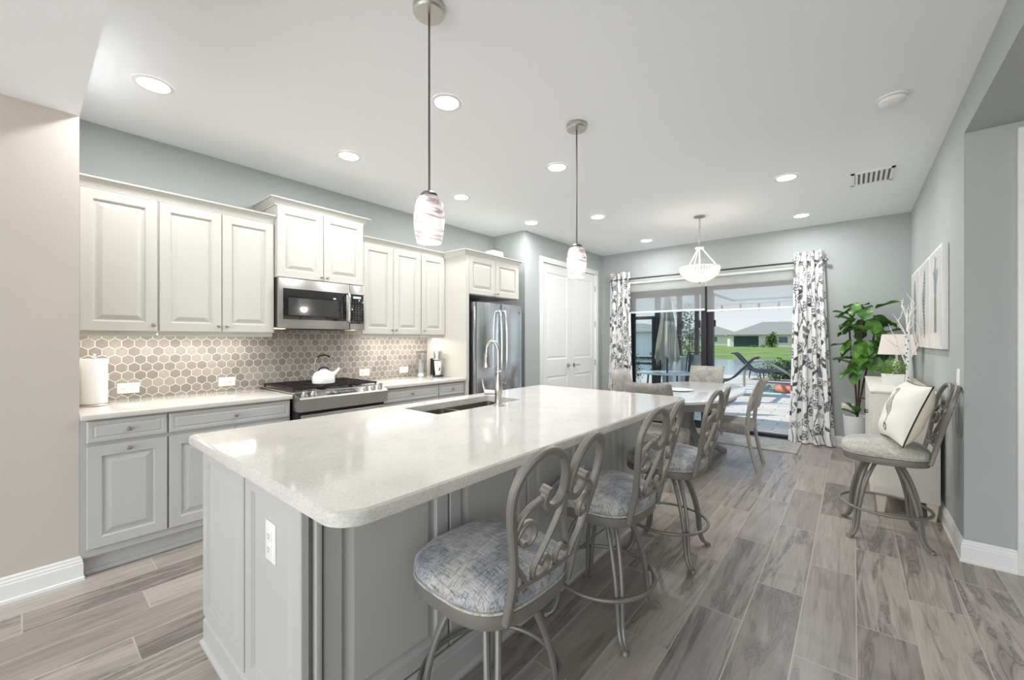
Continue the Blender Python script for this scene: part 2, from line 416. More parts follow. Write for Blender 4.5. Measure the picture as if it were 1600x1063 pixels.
    def end(s, name, mat, parent=None, ang=35, fix=True, local=False):
        bm = s.bm
        if fix: bmesh.ops.recalc_face_normals(bm, faces=bm.faces)
        lim = math.radians(ang)
        for f in bm.faces: f.smooth = True
        for e_ in bm.edges:
            if len(e_.link_faces) == 2:
                if e_.calc_face_angle(0) > lim: e_.smooth = False
        me = bpy.data.meshes.new(name); bm.to_mesh(me); bm.free()
        me.materials.append(M[mat] if isinstance(mat, str) else mat)
        o = bpy.data.objects.new(name, me); C.objects.link(o)
        if parent is not None:
            o.parent = parent
            if not local:
                w = Vector((0, 0, 0)); p = parent
                while p is not None: w += p.location; p = p.parent
                o.location = -w
        return o

def thing(name, label, cat, loc=(0, 0, 0), rotz=0.0, group=None, kind=None):
    o = bpy.data.objects.new(name, None); C.objects.link(o)
    o.location = loc; o.rotation_euler = (0, 0, rotz); o.empty_display_size = 0.1
    return tag(o, label, cat, group, kind)
def tag(o, label, cat, group=None, kind=None):
    o['label'] = label; o['category'] = cat
    if group: o['group'] = group
    if kind: o['kind'] = kind
    return o
def struct(o, label, cat='room'):
    o['kind'] = 'structure'; o['label'] = label; o['category'] = cat; return o
def dup(root, loc, rotz=0.0, label=None):
    r = root.copy(); C.objects.link(r); r.location = loc; r.rotation_euler = (0, 0, rotz)
    if label: r['label'] = label
    def rec(src, dst):
        for ch in list(src.children):
            c = ch.copy(); C.objects.link(c); c.parent = dst; rec(ch, c)
    rec(root, r)
    return r
def lamp(name, typ, loc, energy, color=(1, 1, 1), parent=None, **kw):
    l = bpy.data.lights.new(name, typ); l.energy = energy; l.color = color
    for k_, v in kw.items(): setattr(l, k_, v)
    o = bpy.data.objects.new(name, l); C.objects.link(o); o.location = loc
    if parent is not None: o.parent = parent
    return o
def paint(o, fn):
    """colour attribute from fn(N x 3 local coords) -> N x 3 linear"""
    me = o.data; n = len(me.vertices); co = np.empty(n*3); me.vertices.foreach_get('co', co)
    c = fn(co.reshape(n, 3)); a = me.color_attributes.new('Col', 'FLOAT_COLOR', 'POINT')
    full = np.ones((n, 4), dtype=np.float32); full[:, :3] = c; a.data.foreach_set('color', full.ravel())
    me.color_attributes.render_color_index = 0

# ---------------------------------------------------------------- the room
b = B(); b.box(-4.1, 3.6, -4.0, 6.62, -0.1, 0.0)
struct(b.end('floor', 'floor_tile'), 'grey-brown wood-look plank tile floor', 'floor')
b = B(); b.box(-4.1, 0.515, 0.213, 6.68, 2.8, 2.95)
struct(b.end('ceiling', 'ceiling_paint'), 'smooth white kitchen ceiling', 'ceiling')
b = B(); b.box(-4.1, 3.6, -4.0, 0.213, 2.57, 2.95)
struct(b.end('ceiling_soffit', 'ceiling_paint'), 'lower white ceiling at the front left corner', 'ceiling')
b = B(); b.box(0.515, 3.6, 0.213, 3.63, 2.57, 2.95)
struct(b.end('wall_header', 'wall_paint'), 'grey header over the opening at right', 'wall')
b = B(); b.box(-4.1, -3.95, 0.213, 4.33, 0, 2.8)
struct(b.end('wall_left', 'wall_paint'), 'grey kitchen wall above the cabinets', 'wall')
b = B(); b.box(-4.1, -3.295, -4.0, 0.213, 0, 2.57)
struct(b.end('wall_front_left', 'column_paint'), 'beige wall end at the left edge', 'wall')
b = B()
b.box(-4.1, -3.375, 4.33, 4.735, 0, 2.8); b.box(-4.1, -3.375, 6.285, 6.53, 0, 2.8); b.box(-4.1, -3.375, 4.735, 6.285, 2.44, 2.8)
struct(b.end('wall_pantry', 'wall_paint'), 'grey wall around the white double doors', 'wall')
b = B()
b.box(-4.1, -2.88, 6.53, 6.68, 0, 2.8); b.box(-0.46, 0.665, 6.53, 6.68, 0, 2.8); b.box(-2.88, -0.46, 6.53, 6.68, 2.13, 2.8)
struct(b.end('wall_far', 'wall_paint'), 'far grey wall around the sliding door', 'wall')
b = B(); b.box(0.515, 0.665, 3.78, 6.53, 0, 2.8)
struct(b.end('wall_right', 'wall_paint'), 'grey wall behind the dresser', 'wall')
b = B(); b.box(0.515, 0.86, 3.63, 3.78, 0, 2.8); b.box(1.7, 3.6, 3.63, 3.78, 0, 2.8); b.box(0.86, 1.7, 3.63, 3.78, 2.44, 2.8)
struct(b.end('wall_return', 'wall_paint'), 'grey wall return beside the door casing', 'wall')
b = B(); b.box(3.6, 3.75, -4.0, 3.78, 0, 2.95)
struct(b.end('wall_side', 'wall_paint'), 'side wall beyond the opening', 'wall')

BP = [(0, 0), (0.02, 0), (0.02, 0.016), (0.015, 0.02), (0.015, 0.092), (0.012, 0.098), (0.012, 0.108), (0.008, 0.114), (0.008, 0.124), (0.003, 0.132), (0, 0.132)]
def baseboard(name, path, label):
    b = B(); b.profile(BP, path); struct(b.end(name, 'trim_white', ang=20), label, 'baseboard')
baseboard('baseboard_left', [(-3.295, -4, 1, 0), (-3.295, 0.213, 1, 1), (-3.33, 0.213, 0, 1)], 'white baseboard on the beige wall end')
baseboard('baseboard_right', [(-0.40, 6.53, 0, -1), (0.515, 6.53, -1, -1), (0.515, 3.63, -1, -1), (0.72, 3.63, 0, -1)], 'white baseboard along the right wall and corner')
baseboard('baseboard_far', [(-3.375, 6.40, 1, 0), (-3.375, 6.53, 1, -1), (-2.9, 6.53, 0, -1)], 'white baseboard in the far left corner')
baseboard('baseboard_pantry', [(-3.375, 4.33, 1, 0), (-3.375, 4.66, 1, 0)], 'white baseboard left of the double doors')

# pantry double doors
def panel_leaf(O, U, N, w, h, rails, parent, name='door_leaf'):
    b = B(); O = Vector(O); U = Vector(U); N = Vector(N); V = Vector((0, 0, 1)); t = 0.035
    xs = [0, 0.105, w-0.105, w]; zs = [0]+[z for r in rails for z in r]+[h]
    # face grid with sunk raised panels, built as separate frames
    b.box(0, 1, 0, 1, 0, 1, mtx=Matrix(((U.x*w, N.x*(t-.012), 0, O.x), (U.y*w, N.y*(t-.012), 0, O.y), (0, 0, h, O.z), (0, 0, 0, 1))))
    def fr(a0, a1, z0, z1): b.nest(O+U*a0+V*z0, U, V, N, a1-a0, z1-z0, [(0, t), ], back=t-.0125)
    fr(0, xs[1], 0, h); fr(xs[2], w, 0, h)
    edges = [0]+[z for r in rails for z in r]+[h]
    for i in range(0, len(edges), 2): fr(xs[1], xs[2], edges[i], edges[i+1])
    for z0, z1 in rails:
        b.nest(O+U*xs[1]+V*z0, U, V, N, xs[2]-xs[1], z1-z0, [(0, t), (0.012, t-.008), (0.022, t-.009), (0.05, t-.003)], back=t-.0125)
    return b.end(name, 'trim_white', parent, ang=12)
dr = thing('door_1', 'white double pantry doors with raised panels', 'door', (-3.375, 5.51, 0), kind='structure')
b = B()
for y0, y1, z0, z1 in ((4.662, 4.74, 0, 2.437), (6.28, 6.358, 0, 2.437), (4.662, 6.358, 2.4375, 2.515)):
    b.box(-3.377, -3.357, y0, y1, z0, z1, 0.004)
b.box(-3.47, -3.375, 4.735, 4.745, 0, 2.44); b.box(-3.47, -3.375, 6.275, 6.285, 0, 2.44)
b.end('door_casing', 'trim_white', dr)
for y0, yk, hy in ((4.748, 5.43, 4.745), (5.514, 5.60, 6.275)):
    lf = panel_leaf((-3.42, y0, 0.01), (0, 1, 0), (1, 0, 0), 0.758, 2.425, [(0.2, 0.79), (1.035, 2.30)], dr)
    b = B(); m = Matrix.Rotation(PI/2, 4, 'Y')
    b.lathe([(0.032, 0), (0.032, 0.006), (0.026, 0.01)], (-3.385, yk, 0.94), 20, m)
    b.cyl((-3.385, yk, 0.94), (-3.335, yk, 0.94), 0.009)
    s = 1 if yk > 5.5 else -1
    b.tube(catmull([(-3.335, yk, 0.94), (-3.333, yk+s*0.04, 0.938), (-3.336, yk+s*0.11, 0.942)], 5), 0.008)
    b.end('door_handle', 'nickel', lf)
    for z in (0.3, 0.95, 1.6, 2.2):
        b = B(); b.cyl((-3.372, hy, z-0.045), (-3.372, hy, z+0.045), 0.008, n=10); b.end('hinge', 'nickel', lf)
# door casing at right edge
dc = thing('door_2', 'white door casing at the right edge', 'door', (0.76, 3.63, 0), kind='structure')
b = B(); b.box(0.72, 0.795, 3.605, 3.635, 0, 2.53, 0.004); b.box(0.795, 1.8, 3.605, 3.635, 2.455, 2.53, 0.004); b.box(0.80, 0.872, 3.612, 3.76, 0, 2.455); b.end('door_casing', 'trim_white', dc)
panel_leaf((0.87, 3.70, 0.01), (1, 0, 0), (0, -1, 0), 0.82, 2.42, [(0.2, 0.79), (1.035, 2.30)], dc)

# sliding glass door
sd = thing('door_3', 'dark bronze framed sliding glass patio door', 'door', (-1.66, 6.55, 0), kind='structure')
b = B(); b.box(-2.88, -0.46, 6.56, 6.66, 0, 0.045, 0.004); b.box(-2.88, -0.46, 6.56, 6.66, 2.075, 2.13); b.box(-2.88, -2.835, 6.56, 6.66, 0, 2.13); b.box(-0.505, -0.46, 6.56, 6.66, 0, 2.13); b.end('door_frame', 'bronze', sd)
b = B()
for x0, x1 in ((-2.835, -2.79), (-1.755, -1.68)): b.box(x0, x1, 6.57, 6.605, 0.04, 2.08)
b.box(-2.79, -1.755, 6.57, 6.605, 0.04, 0.11); b.box(-2.79, -1.755, 6.57, 6.605, 2.02, 2.08)
pl = b.end('sliding_panel', 'bronze', sd)
b = B(); b.box(-2.79, -1.755, 6.585, 6.589, 0.11, 2.02); b.end('pane', 'pane_glass', pl)
b = B(); b.box(-1.695, -1.60, 6.61, 6.65, 0.04, 2.08); b.end('fixed_stile', 'bronze', sd)

# ---------------------------------------------------------------- cabinet parts
DX = Vector((1, 0, 0)); DY = Vector((0, 1, 0)); DZ = Vector((0, 0, 1))
def raised(b, O, U, N, w, h, fw=0.058, t=0.02):
    b.nest(O, U, DZ, N, w, h, [(0, t-.003), (0.003, t), (fw, t), (fw+.003, t-.005), (fw+.007, t-.013), (fw+.016, t-.013), (fw+.042, t-.002)])
def slabfront(b, O, U, N, w, h, t=0.02):
    b.nest(O, U, DZ, N, w, h, [(0, t-.006), (0.006, t-.001), (0.022, t-.001), (0.026, t-.004), (0.03, t-.004), (0.036, t)])
def knob(P, N, parent, r=0.0135):
    b = B(); m = N.to_track_quat('Z', 'Y').to_matrix().to_4x4()
    b.lathe([(0.006, 0), (0.005, 0.012), (r*.8, 0.016), (r, 0.021), (r*.85, 0.026), (r*.3, 0.0285)], P, 14, m)
    return b.end('knob', 'nickel', parent)
def cab(name, label, group, body, mat, loc):
    t = thing(name, label, 'cabinet', loc, group=group)
    b = B()
    for x in body: b.box(*x)
    b.end('carcass', mat, t); return t
def door_y(x, y0, y1, z0, z1, mat, parent, kp, name='door', fw=0.058):
    b = B(); raised(b, (x-.02, y0, z0), DY, DX, y1-y0, z1-z0, fw); d = b.end(name, mat, parent, ang=8)
    if kp: knob(Vector((x, kp[0], kp[1])), DX, d)
    return d
def drawer_y(x, y0, y1, z0, z1, mat, parent, kp):
    b = B(); slabfront(b, (x-.02, y0, z0), DY, DX, y1-y0, z1-z0); d = b.end('drawer', mat, parent, ang=8)
    knob(Vector((x, kp[0], kp[1])), DX, d); return d

XF = -3.275
def base(y0, y1, label, doors, drawers):
    t = cab('base_cabinet', label, 'grey base cabinets', [(-3.93, XF-.021, y0 if y0 > .3 else .2135, y1, 0.11, 0.882), (-3.93, -3.345, y0 if y0 > .3 else .2135, y1, 0, 0.11), (-3.345, -3.333, y0, y1, 0, 0.022)], 'grey_cabinet', (-3.6, (y0+y1)/2, 0))
    for a, c, k_ in doors: door_y(XF, a, c, 0.155, 0.73, 'grey_cabinet', t, k_)
    for a, c, k_ in drawers: drawer_y(XF, a, c, 0.75, 0.872, 'grey_cabinet', t, k_)
base(0.236, 0.593, 'grey base cabinet under the paper towels, narrow drawer over one door', [(0.24, 0.588, (0.414, 0.70))], [(0.24, 0.588, (0.414, 0.811))])
base(0.593, 1.318, 'wide grey base cabinet just left of the stove', [(0.598, 0.953, (0.92, 0.69)), (0.958, 1.312, (0.99, 0.69))], [(0.598, 1.312, (0.955, 0.811))])
base(2.088, 2.765, 'wide grey base cabinet just right of the stove', [(2.094, 2.425, (2.39, 0.69)), (2.43, 2.76, (2.465, 0.69))], [(2.094, 2.76, (2.427, 0.811))])
base(2.765, 3.125, 'narrow grey base cabinet beside the refrigerator panel', [(2.77, 3.12, (2.80, 0.69))], [(2.77, 3.12, (2.945, 0.811))])

def counter(y0, y1, label, rx=0.0):
    b = B(); b.box(-3.93, -3.25, y0, y1, 0.883, 0.915, 0.006, 3)
    tag(b.end('countertop', 'quartz'), label, 'countertop')
counter(0.214, 1.322, 'white quartz worktop left of the stove')
counter(2.082, 3.128, 'white quartz worktop right of the stove')

XU = -3.60
def upper(y0, y1, label, doors, z0=1.39, z1=2.265, xf=XU, rail=True, shelf=True):
    body = [(-3.93, xf-.021, y0, y1, z0-.005, z1)]
    if rail: body.append((xf-.055, xf-.037, y0+0.004, y1-.004, z0-.035, z0-.005))
    t = cab('wall_cabinet', label, 'cream wall cabinets', body, 'cream_cabinet', ((-3.93+xf)/2, (y0+y1)/2, z0))
    for a, c, k_ in doors: door_y(xf, a, c, z0, z1, 'cream_cabinet', t, k_)
    return t
upper(0.225, 0.600, 'cream wall cabinet with one door, nearest the beige wall', [(0.232, 0.595, (0.572, 1.43))])
upper(0.600, 1.322, 'pair of cream wall cabinet doors just left of the microwave', [(0.606, 0.961, (0.938, 1.43)), (0.966, 1.318, (0.99, 1.43))])
upper(2.094, 2.792, 'pair of cream wall cabinet doors just right of the microwave', [(2.100, 2.440, (2.417, 1.43)), (2.445, 2.787, (2.468, 1.43))])
upper(2.792, 3.128, 'narrow cream wall cabinet next to the refrigerator panel', [(2.797, 3.123, (2.822, 1.43))])
upper(1.325, 2.090, 'raised cream cabinet above the microwave', [(1.332, 1.705, (1.682, 1.875)), (1.710, 2.084, (1.733, 1.875))], 1.845, 2.425, -3.565, rail=False)
t = upper(3.165, 4.055, 'short cream cabinet above the refrigerator', [(3.172, 3.605, (3.58, 1.875)), (3.61, 4.045, (3.635, 1.875))], 1.845, 2.265, -3.25, rail=False)
b = B(); b.box(-3.93, -3.25, 3.13, 3.165, 0.0, 2.262); b.box(-3.252, -3.246, 3.13, 3.165, 0.885, 2.262)
tag(b.end('refrigerator_surround', 'cream_cabinet'), 'tall cream side panel left of the refrigerator', 'panel')
def crown(name, path, z, label, h=0.07, p=0.05):
    pr = [(0, z), (0.008, z), (0.010, z+h*.15), (p*.45, z+h*.45), (p*.75, z+h*.8), (p, z+h*.85), (p, z+h), (0, z+h)]
    b = B(); b.profile(pr, path); tag(b.end(name, 'cream_cabinet', ang=25), label, 'moulding')
crown('crown_moulding', [(-3.621, 0.226, 1, 0), (-3.621, 1.322, 1, 0)], 2.270, 'cream crown moulding over the cabinets at the beige wall', 0.066)
crown('crown_moulding', [(-3.94, 1.325, 0, -1), (-3.586, 1.325, 1, -1), (-3.586, 2.090, 1, 1), (-3.94, 2.090, 0, 1)], 2.425, 'tall cream crown moulding over the microwave cabinet', 0.056, 0.055)
crown('crown_moulding', [(-3.621, 2.094, 1, 0), (-3.621, 3.130, 1, -1), (-3.271, 3.130, 1, -1), (-3.271, 4.055, 1, 1), (-3.93, 4.055, 0, 1)], 2.266, 'cream crown moulding stepping out around the refrigerator cabinet', 0.06)

b = B(); b.box(-3.9495, -3.93, 0.215, 3.13, 0.883, 1.40); b.box(-3.9495, -3.93, 1.325, 2.09, 1.40, 1.86)
tag(b.end('backsplash', 'hex_tile'), 'taupe hexagon mosaic tile backsplash with pale grout', 'backsplash')

# under-cabinet lights
def strip(y0, y1, label, en):
    t = thing('under_cabinet_light', label, 'light', (-3.75, (y0+y1)/2, 1.375), group='under-cabinet lights')
    b = B(); b.box(-3.80, -3.76, y0, y1, 1.372, 1.384); b.end('housing', 'white_plastic', t)
    b = B(); b.box(-3.798, -3.762, y0+.01, y1-.01, 1.369, 1.372); b.end('diffuser', 'lamp_lens', t)
    l = lamp('strip_lamp', 'AREA', (0, 0, -0.012), en, (1, 0.93, 0.84), t, shape='RECTANGLE', size=0.03, size_y=y1-y0-.04)
strip(0.26, 1.25, 'warm light strip under the cabinets left of the stove', 1.8)
strip(2.25, 3.08, 'warm light strip under the cabinets right of the stove', 1.8)

# ---------------------------------------------------------------- outlets and switches
def outlet(P, U, N, label, horiz=False, kind='outlet', w=0.072, h=0.116):
    P = Vector(P); U = Vector(U); N = Vector(N); V = DZ
    if horiz: U, V = V, U
    t = thing('wall_'+kind if kind == 'switch' else 'electrical_outlet', label, kind, P)
    b = B(); b.nest(P-U*w/2-V*h/2, U, V, N, w, h, [(0, .003), (.003, .005), (.006, .006)]); b.end('cover_plate', 'white_plastic', t)
    if kind == 'outlet':
        for s in (-1, 1):
            b = B(); b.nest(P+V*s*.021-U*.0165-V*.0145, U, V, N, .033, .029, [(0, .0075), (.003, .009)], back=.005); f = b.end('receptacle', 'white_plastic', t)
            b = B()
            for du in (-.006, .006): b.nest(P+V*s*.021+U*(du-.001)-V*.001, U, V, N, .0022, .009, [(0, .0095)], back=.008)
            b.nest(P+V*(s*.021-.008)-U*.002, U, V, N, .004, .004, [(0, .0095)], back=.008)
            b.end('slot', 'outlet_dark', f)
    else:
        b = B(); b.nest(P-U*.016-V*.033, U, V, N, .032, .066, [(0, .007), (.004, .010)], back=.005); b.end('rocker', 'white_plastic', t)
    return t
outlet((-3.93, 0.492, 0.99), DY, DX, 'white outlet on the hexagon tile beside the paper towels', True)
outlet((-3.93, 1.085, 0.99), DY, DX, 'white outlet on the hexagon tile just left of the stove', True)
outlet((-3.93, 2.31, 0.99), DY, DX, 'white outlet on the hexagon tile just right of the stove', True)
outlet((-3.93, 2.80, 0.99), DY, DX, 'white outlet on the hexagon tile beside the blender', True)
outlet((-1.417, 0.5115, 0.69), -DX, -DY, 'white outlet on the island end panel', False, w=0.075, h=0.125)
outlet((-1.2+.022, 2.02, 0.56), DY, DX, 'white outlet low on the seating side of the island')
outlet((-0.045, 6.53, 0.51), DX, -DY, 'white outlet on the far wall beside the curtain', True, w=0.075, h=0.12)
outlet((0.515, 3.775, 1.09), DY, -DX, 'white light switch on the right wall above the lone stool', kind='switch')

# ---------------------------------------------------------------- island
IX0, IX1, IY0, IY1 = -2.17, -1.222, 0.532, 3.03
isl = thing('kitchen_island', 'large grey panelled kitchen island', 'island', (-1.7, 1.8, 0))
b = B(); b.box(IX0, IX1, IY0, IY1, 0.0, 0.66); b.box(IX0, IX1, IY0, 1.44, 0.66, 0.875); b.box(IX0, IX1, 2.28, IY1, 0.66, 0.875); b.box(-1.73, IX1, 1.44, 2.28, 0.66, 0.875); b.box(IX0, -2.14, 1.44, 2.28, 0.66, 0.875)
b.end('carcass', 'grey_cabinet', isl)
for x0, x1 in ((-2.17, -1.672), (-1.652, -1.205)):
    b = B(); raised(b, (x0, IY0, 0.14), DX, -DY, x1-x0, 0.728, 0.055, 0.022); b.end('end_panel', 'grey_cabinet', isl, ang=8)
b = B(); b.box(-1.222, -1.204, 0.515, 0.532, 0.0, 0.874); b.box(-1.222, -1.19, 0.548, 0.566, 0.0, 0.874, 0.003); b.end('corner_trim', 'grey_cabinet', isl)
y = 0.575
while y < 2.9:
    b = B(); raised(b, (IX1, y, 0.145), DY, DX, 0.484, 0.722, 0.055, 0.022); b.end('side_panel', 'grey_cabinet', isl, ang=8); y += 0.494
for k_ in range(5):
    y = 0.54+k_*0.496
    d = door_y(0, 0, 1, 0, 1, 'grey_cabinet', isl, None) if False else None
    b = B(); raised(b, (IX0, y, 0.145), DY, -DX, 0.486, 0.722, 0.055, 0.02); b.end('door', 'grey_cabinet', isl, ang=8)
BB = [(0, 0), (0.028, 0), (0.028, 0.012), (0.022, 0.018), (0.017, 0.022), (0.017, 0.105), (0.012, 0.115), (0.012, 0.122), (0.006, 0.132), (0, 0.134)]
b = B(); b.profile(BB, [(IX0, 3.03, -1, 0), (IX0, IY0, -1, -1), (-1.21, IY0, 1, -1), (-1.21, IY1, 1, 1), (IX0, IY1, 0, 1)]); b.end('base_moulding', 'grey_cabinet', isl, ang=15)

def rrect(x0, x1, y0, y1, r, n=8):
    pts = []
    for cx, cy, a0 in ((x1-r, y1-r, 0), (x0+r, y1-r, 90), (x0+r, y0+r, 180), (x1-r, y0+r, 270)):
        for k_ in range(n+1):
            a = math.radians(a0+90*k_/n); pts.append((cx+r*math.cos(a), cy+r*math.sin(a)))
    return pts
def rrect4(x0, x1, y0, y1, rs, n=8):
    pts = []
    for (cx, cy, a0), r in zip(((x1, y1, 0), (x0, y1, 90), (x0, y0, 180), (x1, y0, 270)), rs):
        sx = -1 if cx == x1 else 1; sy = -1 if cy == y1 else 1
        for k_ in range(n+1):
            a = math.radians(a0+90*k_/n); pts.append((cx+sx*r+r*math.cos(a), cy+sy*r+r*math.sin(a)))
    return pts
b = B(); SX0, SX1, SY0, SY1 = -2.095, -1.775, 1.49, 2.235
rings = []
for ins, z in ((0.004, 0.875), (0.0, 0.879), (0.0, 0.903), (0.003, 0.910), (0.010, 0.915)):
    rings.append(b.ring([Vector((x, y, z)) for x, y in rrect4(-2.235+ins, -0.915-ins, 0.472+ins, 3.10-ins, (0.09, 0.03, 0.012, 0.085))]))
for i in range(4): b.bridge(rings[i], rings[i+1])
hp = rrect(SX0, SX1, SY0, SY1, 0.02, 4)
ht = b.ring([Vector((x, y, 0.915)) for x, y in hp]); hb = b.ring([Vector((x, y, 0.875)) for x, y in hp]); b.bridge(ht, hb)
def loop_edges(r): return [b.bm.edges.get((r[i], r[(i+1) % len(r)])) for i in range(len(r))]
bmesh.ops.triangle_fill(b.bm, edges=loop_edges(rings[-1])+loop_edges(ht), use_beauty=True)
bmesh.ops.triangle_fill(b.bm, edges=loop_edges(rings[0])+loop_edges(hb), use_beauty=True)
tag(b.end('island_countertop', 'quartz', ang=25), 'long white quartz island top with rounded corner and sink cut-out', 'countertop')

sk = thing('undermount_sink', 'double stainless steel sink set in the island top', 'sink', (-1.93, 1.86, 0.7))
for y0, y1 in ((SY0-.01, 1.80), (1.83, SY1+.01)):
    b = B(); x0, x1 = SX0-.01, SX1+.01
    A = rrect(x0, x1, y0, y1, 0.03, 4); rr = [b.ring([Vector((x, y, z)) for x, y in rrect(x0+i, x1-i, y0+i, y1-i, 0.03, 4)]) for i, z in ((0, 0.8745), (0.004, 0.70), (0.03, 0.68))]
    b.bridge(rr[0], rr[1]); b.bridge(rr[1], rr[2]); b.cap(rr[2]); bs = b.end('basin', 'sink_steel', sk)
    b = B(); b.lathe([(0.04, 0.6805), (0.04, 0.683), (0.012, 0.682)], ((x0+x1)/2, (y0+y1)/2, 0), 16); b.end('drain', 'nickel', bs)
b = B(); b.box(SX0-.01, SX1+.01, 1.80, 1.83, 0.72, 0.872, 0.006); b.end('divider', 'brushed_nickel', sk)

fc = thing('kitchen_faucet', 'tall nickel gooseneck faucet with pull-down spray head', 'faucet', (-1.715, 1.93, 0.915))
b = B(); fx, fy = -1.715, 1.93
b.lathe([(0.031, 0.915), (0.031, 0.922), (0.024, 0.93), (0.023, 0.99), (0.026, 1.0), (0.026, 1.05), (0.02, 1.075), (0.016, 1.10), (0.014, 1.12), (0.02, 1.125), (0.02, 1.132), (0.013, 1.14)], (fx, fy, 0), 20); b.end('base', 'nickel', fc)
b = B(); b.tube(catmull([(fx, fy, 1.13), (fx, fy, 1.22), (fx-.003, fy, 1.27), (fx-.022, fy-.005, 1.31), (fx-.055, fy-.012, 1.318), (fx-.078, fy-.018, 1.29), (fx-.082, fy-.02, 1.24)], 8), 0.0115, 12); b.end('spout', 'nickel', fc)
b = B(); b.lathe([(0.0135, 1.25), (0.018, 1.235), (0.020, 1.19), (0.024, 1.155), (0.020, 1.15)], (fx-.082, fy-.02, 0), 16); b.lathe([(0.006, 1.22), (0.006, 1.18)], (fx-.072, fy-.036, 0), 8)
b.end('spray_head', 'nickel', fc)
b = B(); b.cyl((fx-.015, fy-.01, 1.0), (fx-.075, fy-.045, 1.0), 0.014, 0.017); b.tube(catmull([(fx-.07, fy-.045, 1.005), (fx-.083, fy-.05, 1.04), (fx-.087, fy-.055, 1.085)], 5), [0.011, 0.010, 0.009, 0.008, 0.007, 0.0065, 0.006, 0.006, 0.006, 0.007, 0.008][:11], 10); b.end('handle', 'nickel', fc)

# ---------------------------------------------------------------- range
rg = thing('gas_range', 'stainless steel slide-in gas range with front knobs', 'range', (-3.6, 1.7, 0))
Y0, Y1 = 1.329, 2.075
b = B(); b.box(-3.92, -3.20, Y0+.004, Y1-.004, 0.02, 0.90); b.end('body', 'black_iron', rg)
b = B(); b.box(-3.93, -3.27, Y0-.004, Y1+.004, 0.9155, 0.928, 0.003); b.end('cooktop', 'steel', rg)
b = B(); b.prism([(-3.275, 0.925), (-3.155, 0.897), (-3.145, 0.885), (-3.155, 0.79), (-3.20, 0.79), (-3.275, 0.79)], Y1-Y0, 0, Matrix(((1, 0, 0, 0), (0, 0, 1, Y0), (0, 1, 0, 0), (0, 0, 0, 1)))); cp = b.end('control_panel', 'steel', rg)
Nn = Vector((0.028, 0, 0.12)).normalized()
mk_ = Matrix((DY.cross(Nn), DY, Nn)).transposed().to_4x4()
def pz(x): return 0.925-(x+3.275)*0.028/0.12
for y in (1.385, 1.455, 1.895, 1.965, 2.032):
    b = B(); b.lathe([(0.024, -.002), (0.024, 0.006), (0.019, 0.012), (0.0165, 0.030), (0.012, 0.036)], (-3.20, y, pz(-3.20)), 16, mk_)
    b.box(-.002, .002, -.018, .018, 0.03, 0.044, 0.001, mtx=Matrix.Translation((-3.20, y, pz(-3.20))) @ mk_)
    b.end('knob', 'nickel', rg)
b = B(); b.box(-.035, .035, -.125, .125, 0.0005, 0.002, mtx=Matrix.Translation((-3.205, 1.675, pz(-3.205))) @ mk_); dsp = b.end('display_panel', 'black_glass', cp)
b = B()
for i in range(9):
    for j in range(2): b.box(-.004+j*.022-.01, .0015+j*.022-.01, -.11+i*.025, -.098+i*.025, 0.002, 0.0025, mtx=Matrix.Translation((-3.205, 1.675, pz(-3.205))) @ mk_)
b.end('buttons', 'display', dsp)
b = B(); b.box(-3.20, -3.165, Y0+.02, Y1-.02, 0.18, 0.765, 0.006); od = b.end('oven_door', 'steel', rg)
b = B(); b.box(-3.166, -3.163, Y0+.12, Y1-.12, 0.33, 0.62, 0.001); b.end('oven_window', 'black_glass', od)
b = B(); b.cyl((-3.115, Y0+.06, 0.735), (-3.115, Y1-.06, 0.735), 0.014)
for y in (Y0+.09, Y1-.09): b.cyl((-3.17, y, 0.735), (-3.115, y, 0.735), 0.01)
b.end('handle', 'steel', od)
b = B(); b.box(-3.20, -3.17, Y0+.02, Y1-.02, 0.03, 0.165, 0.005); b.end('drawer', 'steel', rg)
for k_, (y0, y1) in enumerate(((1.345, 1.585), (1.59, 1.815), (1.82, 2.06))):
    b = B(); z0, z1 = 0.945, 0.958; w = 0.006
    for y in (y0, y1-2*w): b.box(-3.89, -3.30, y, y+2*w, z0, z1)
    for i in range(9): xx = -3.88+i*0.071; b.box(xx-w, xx+w, y0, y1, z0, z1)
    b.box(-3.89, -3.30, (y0+y1)/2-w, (y0+y1)/2+w, z0, z1)
    for x in (-3.885, -3.31):
        for y in (y0+.006, y1-.006): b.box(x-w, x+w, y-w, y+w, 0.928, z0)
    b.end('burner_grate', 'black_iron', rg)
for x, y in ((-3.74, 1.465), (-3.44, 1.465), (-3.59, 1.70), (-3.74, 1.94), (-3.44, 1.94)):
    b = B(); b.lathe([(0.048, 0.928), (0.048, 0.934), (0.036, 0.936), (0.036, 0.941), (0.02, 0.942)], (x, y, 0), 20); b.end('burner', 'burner', rg)

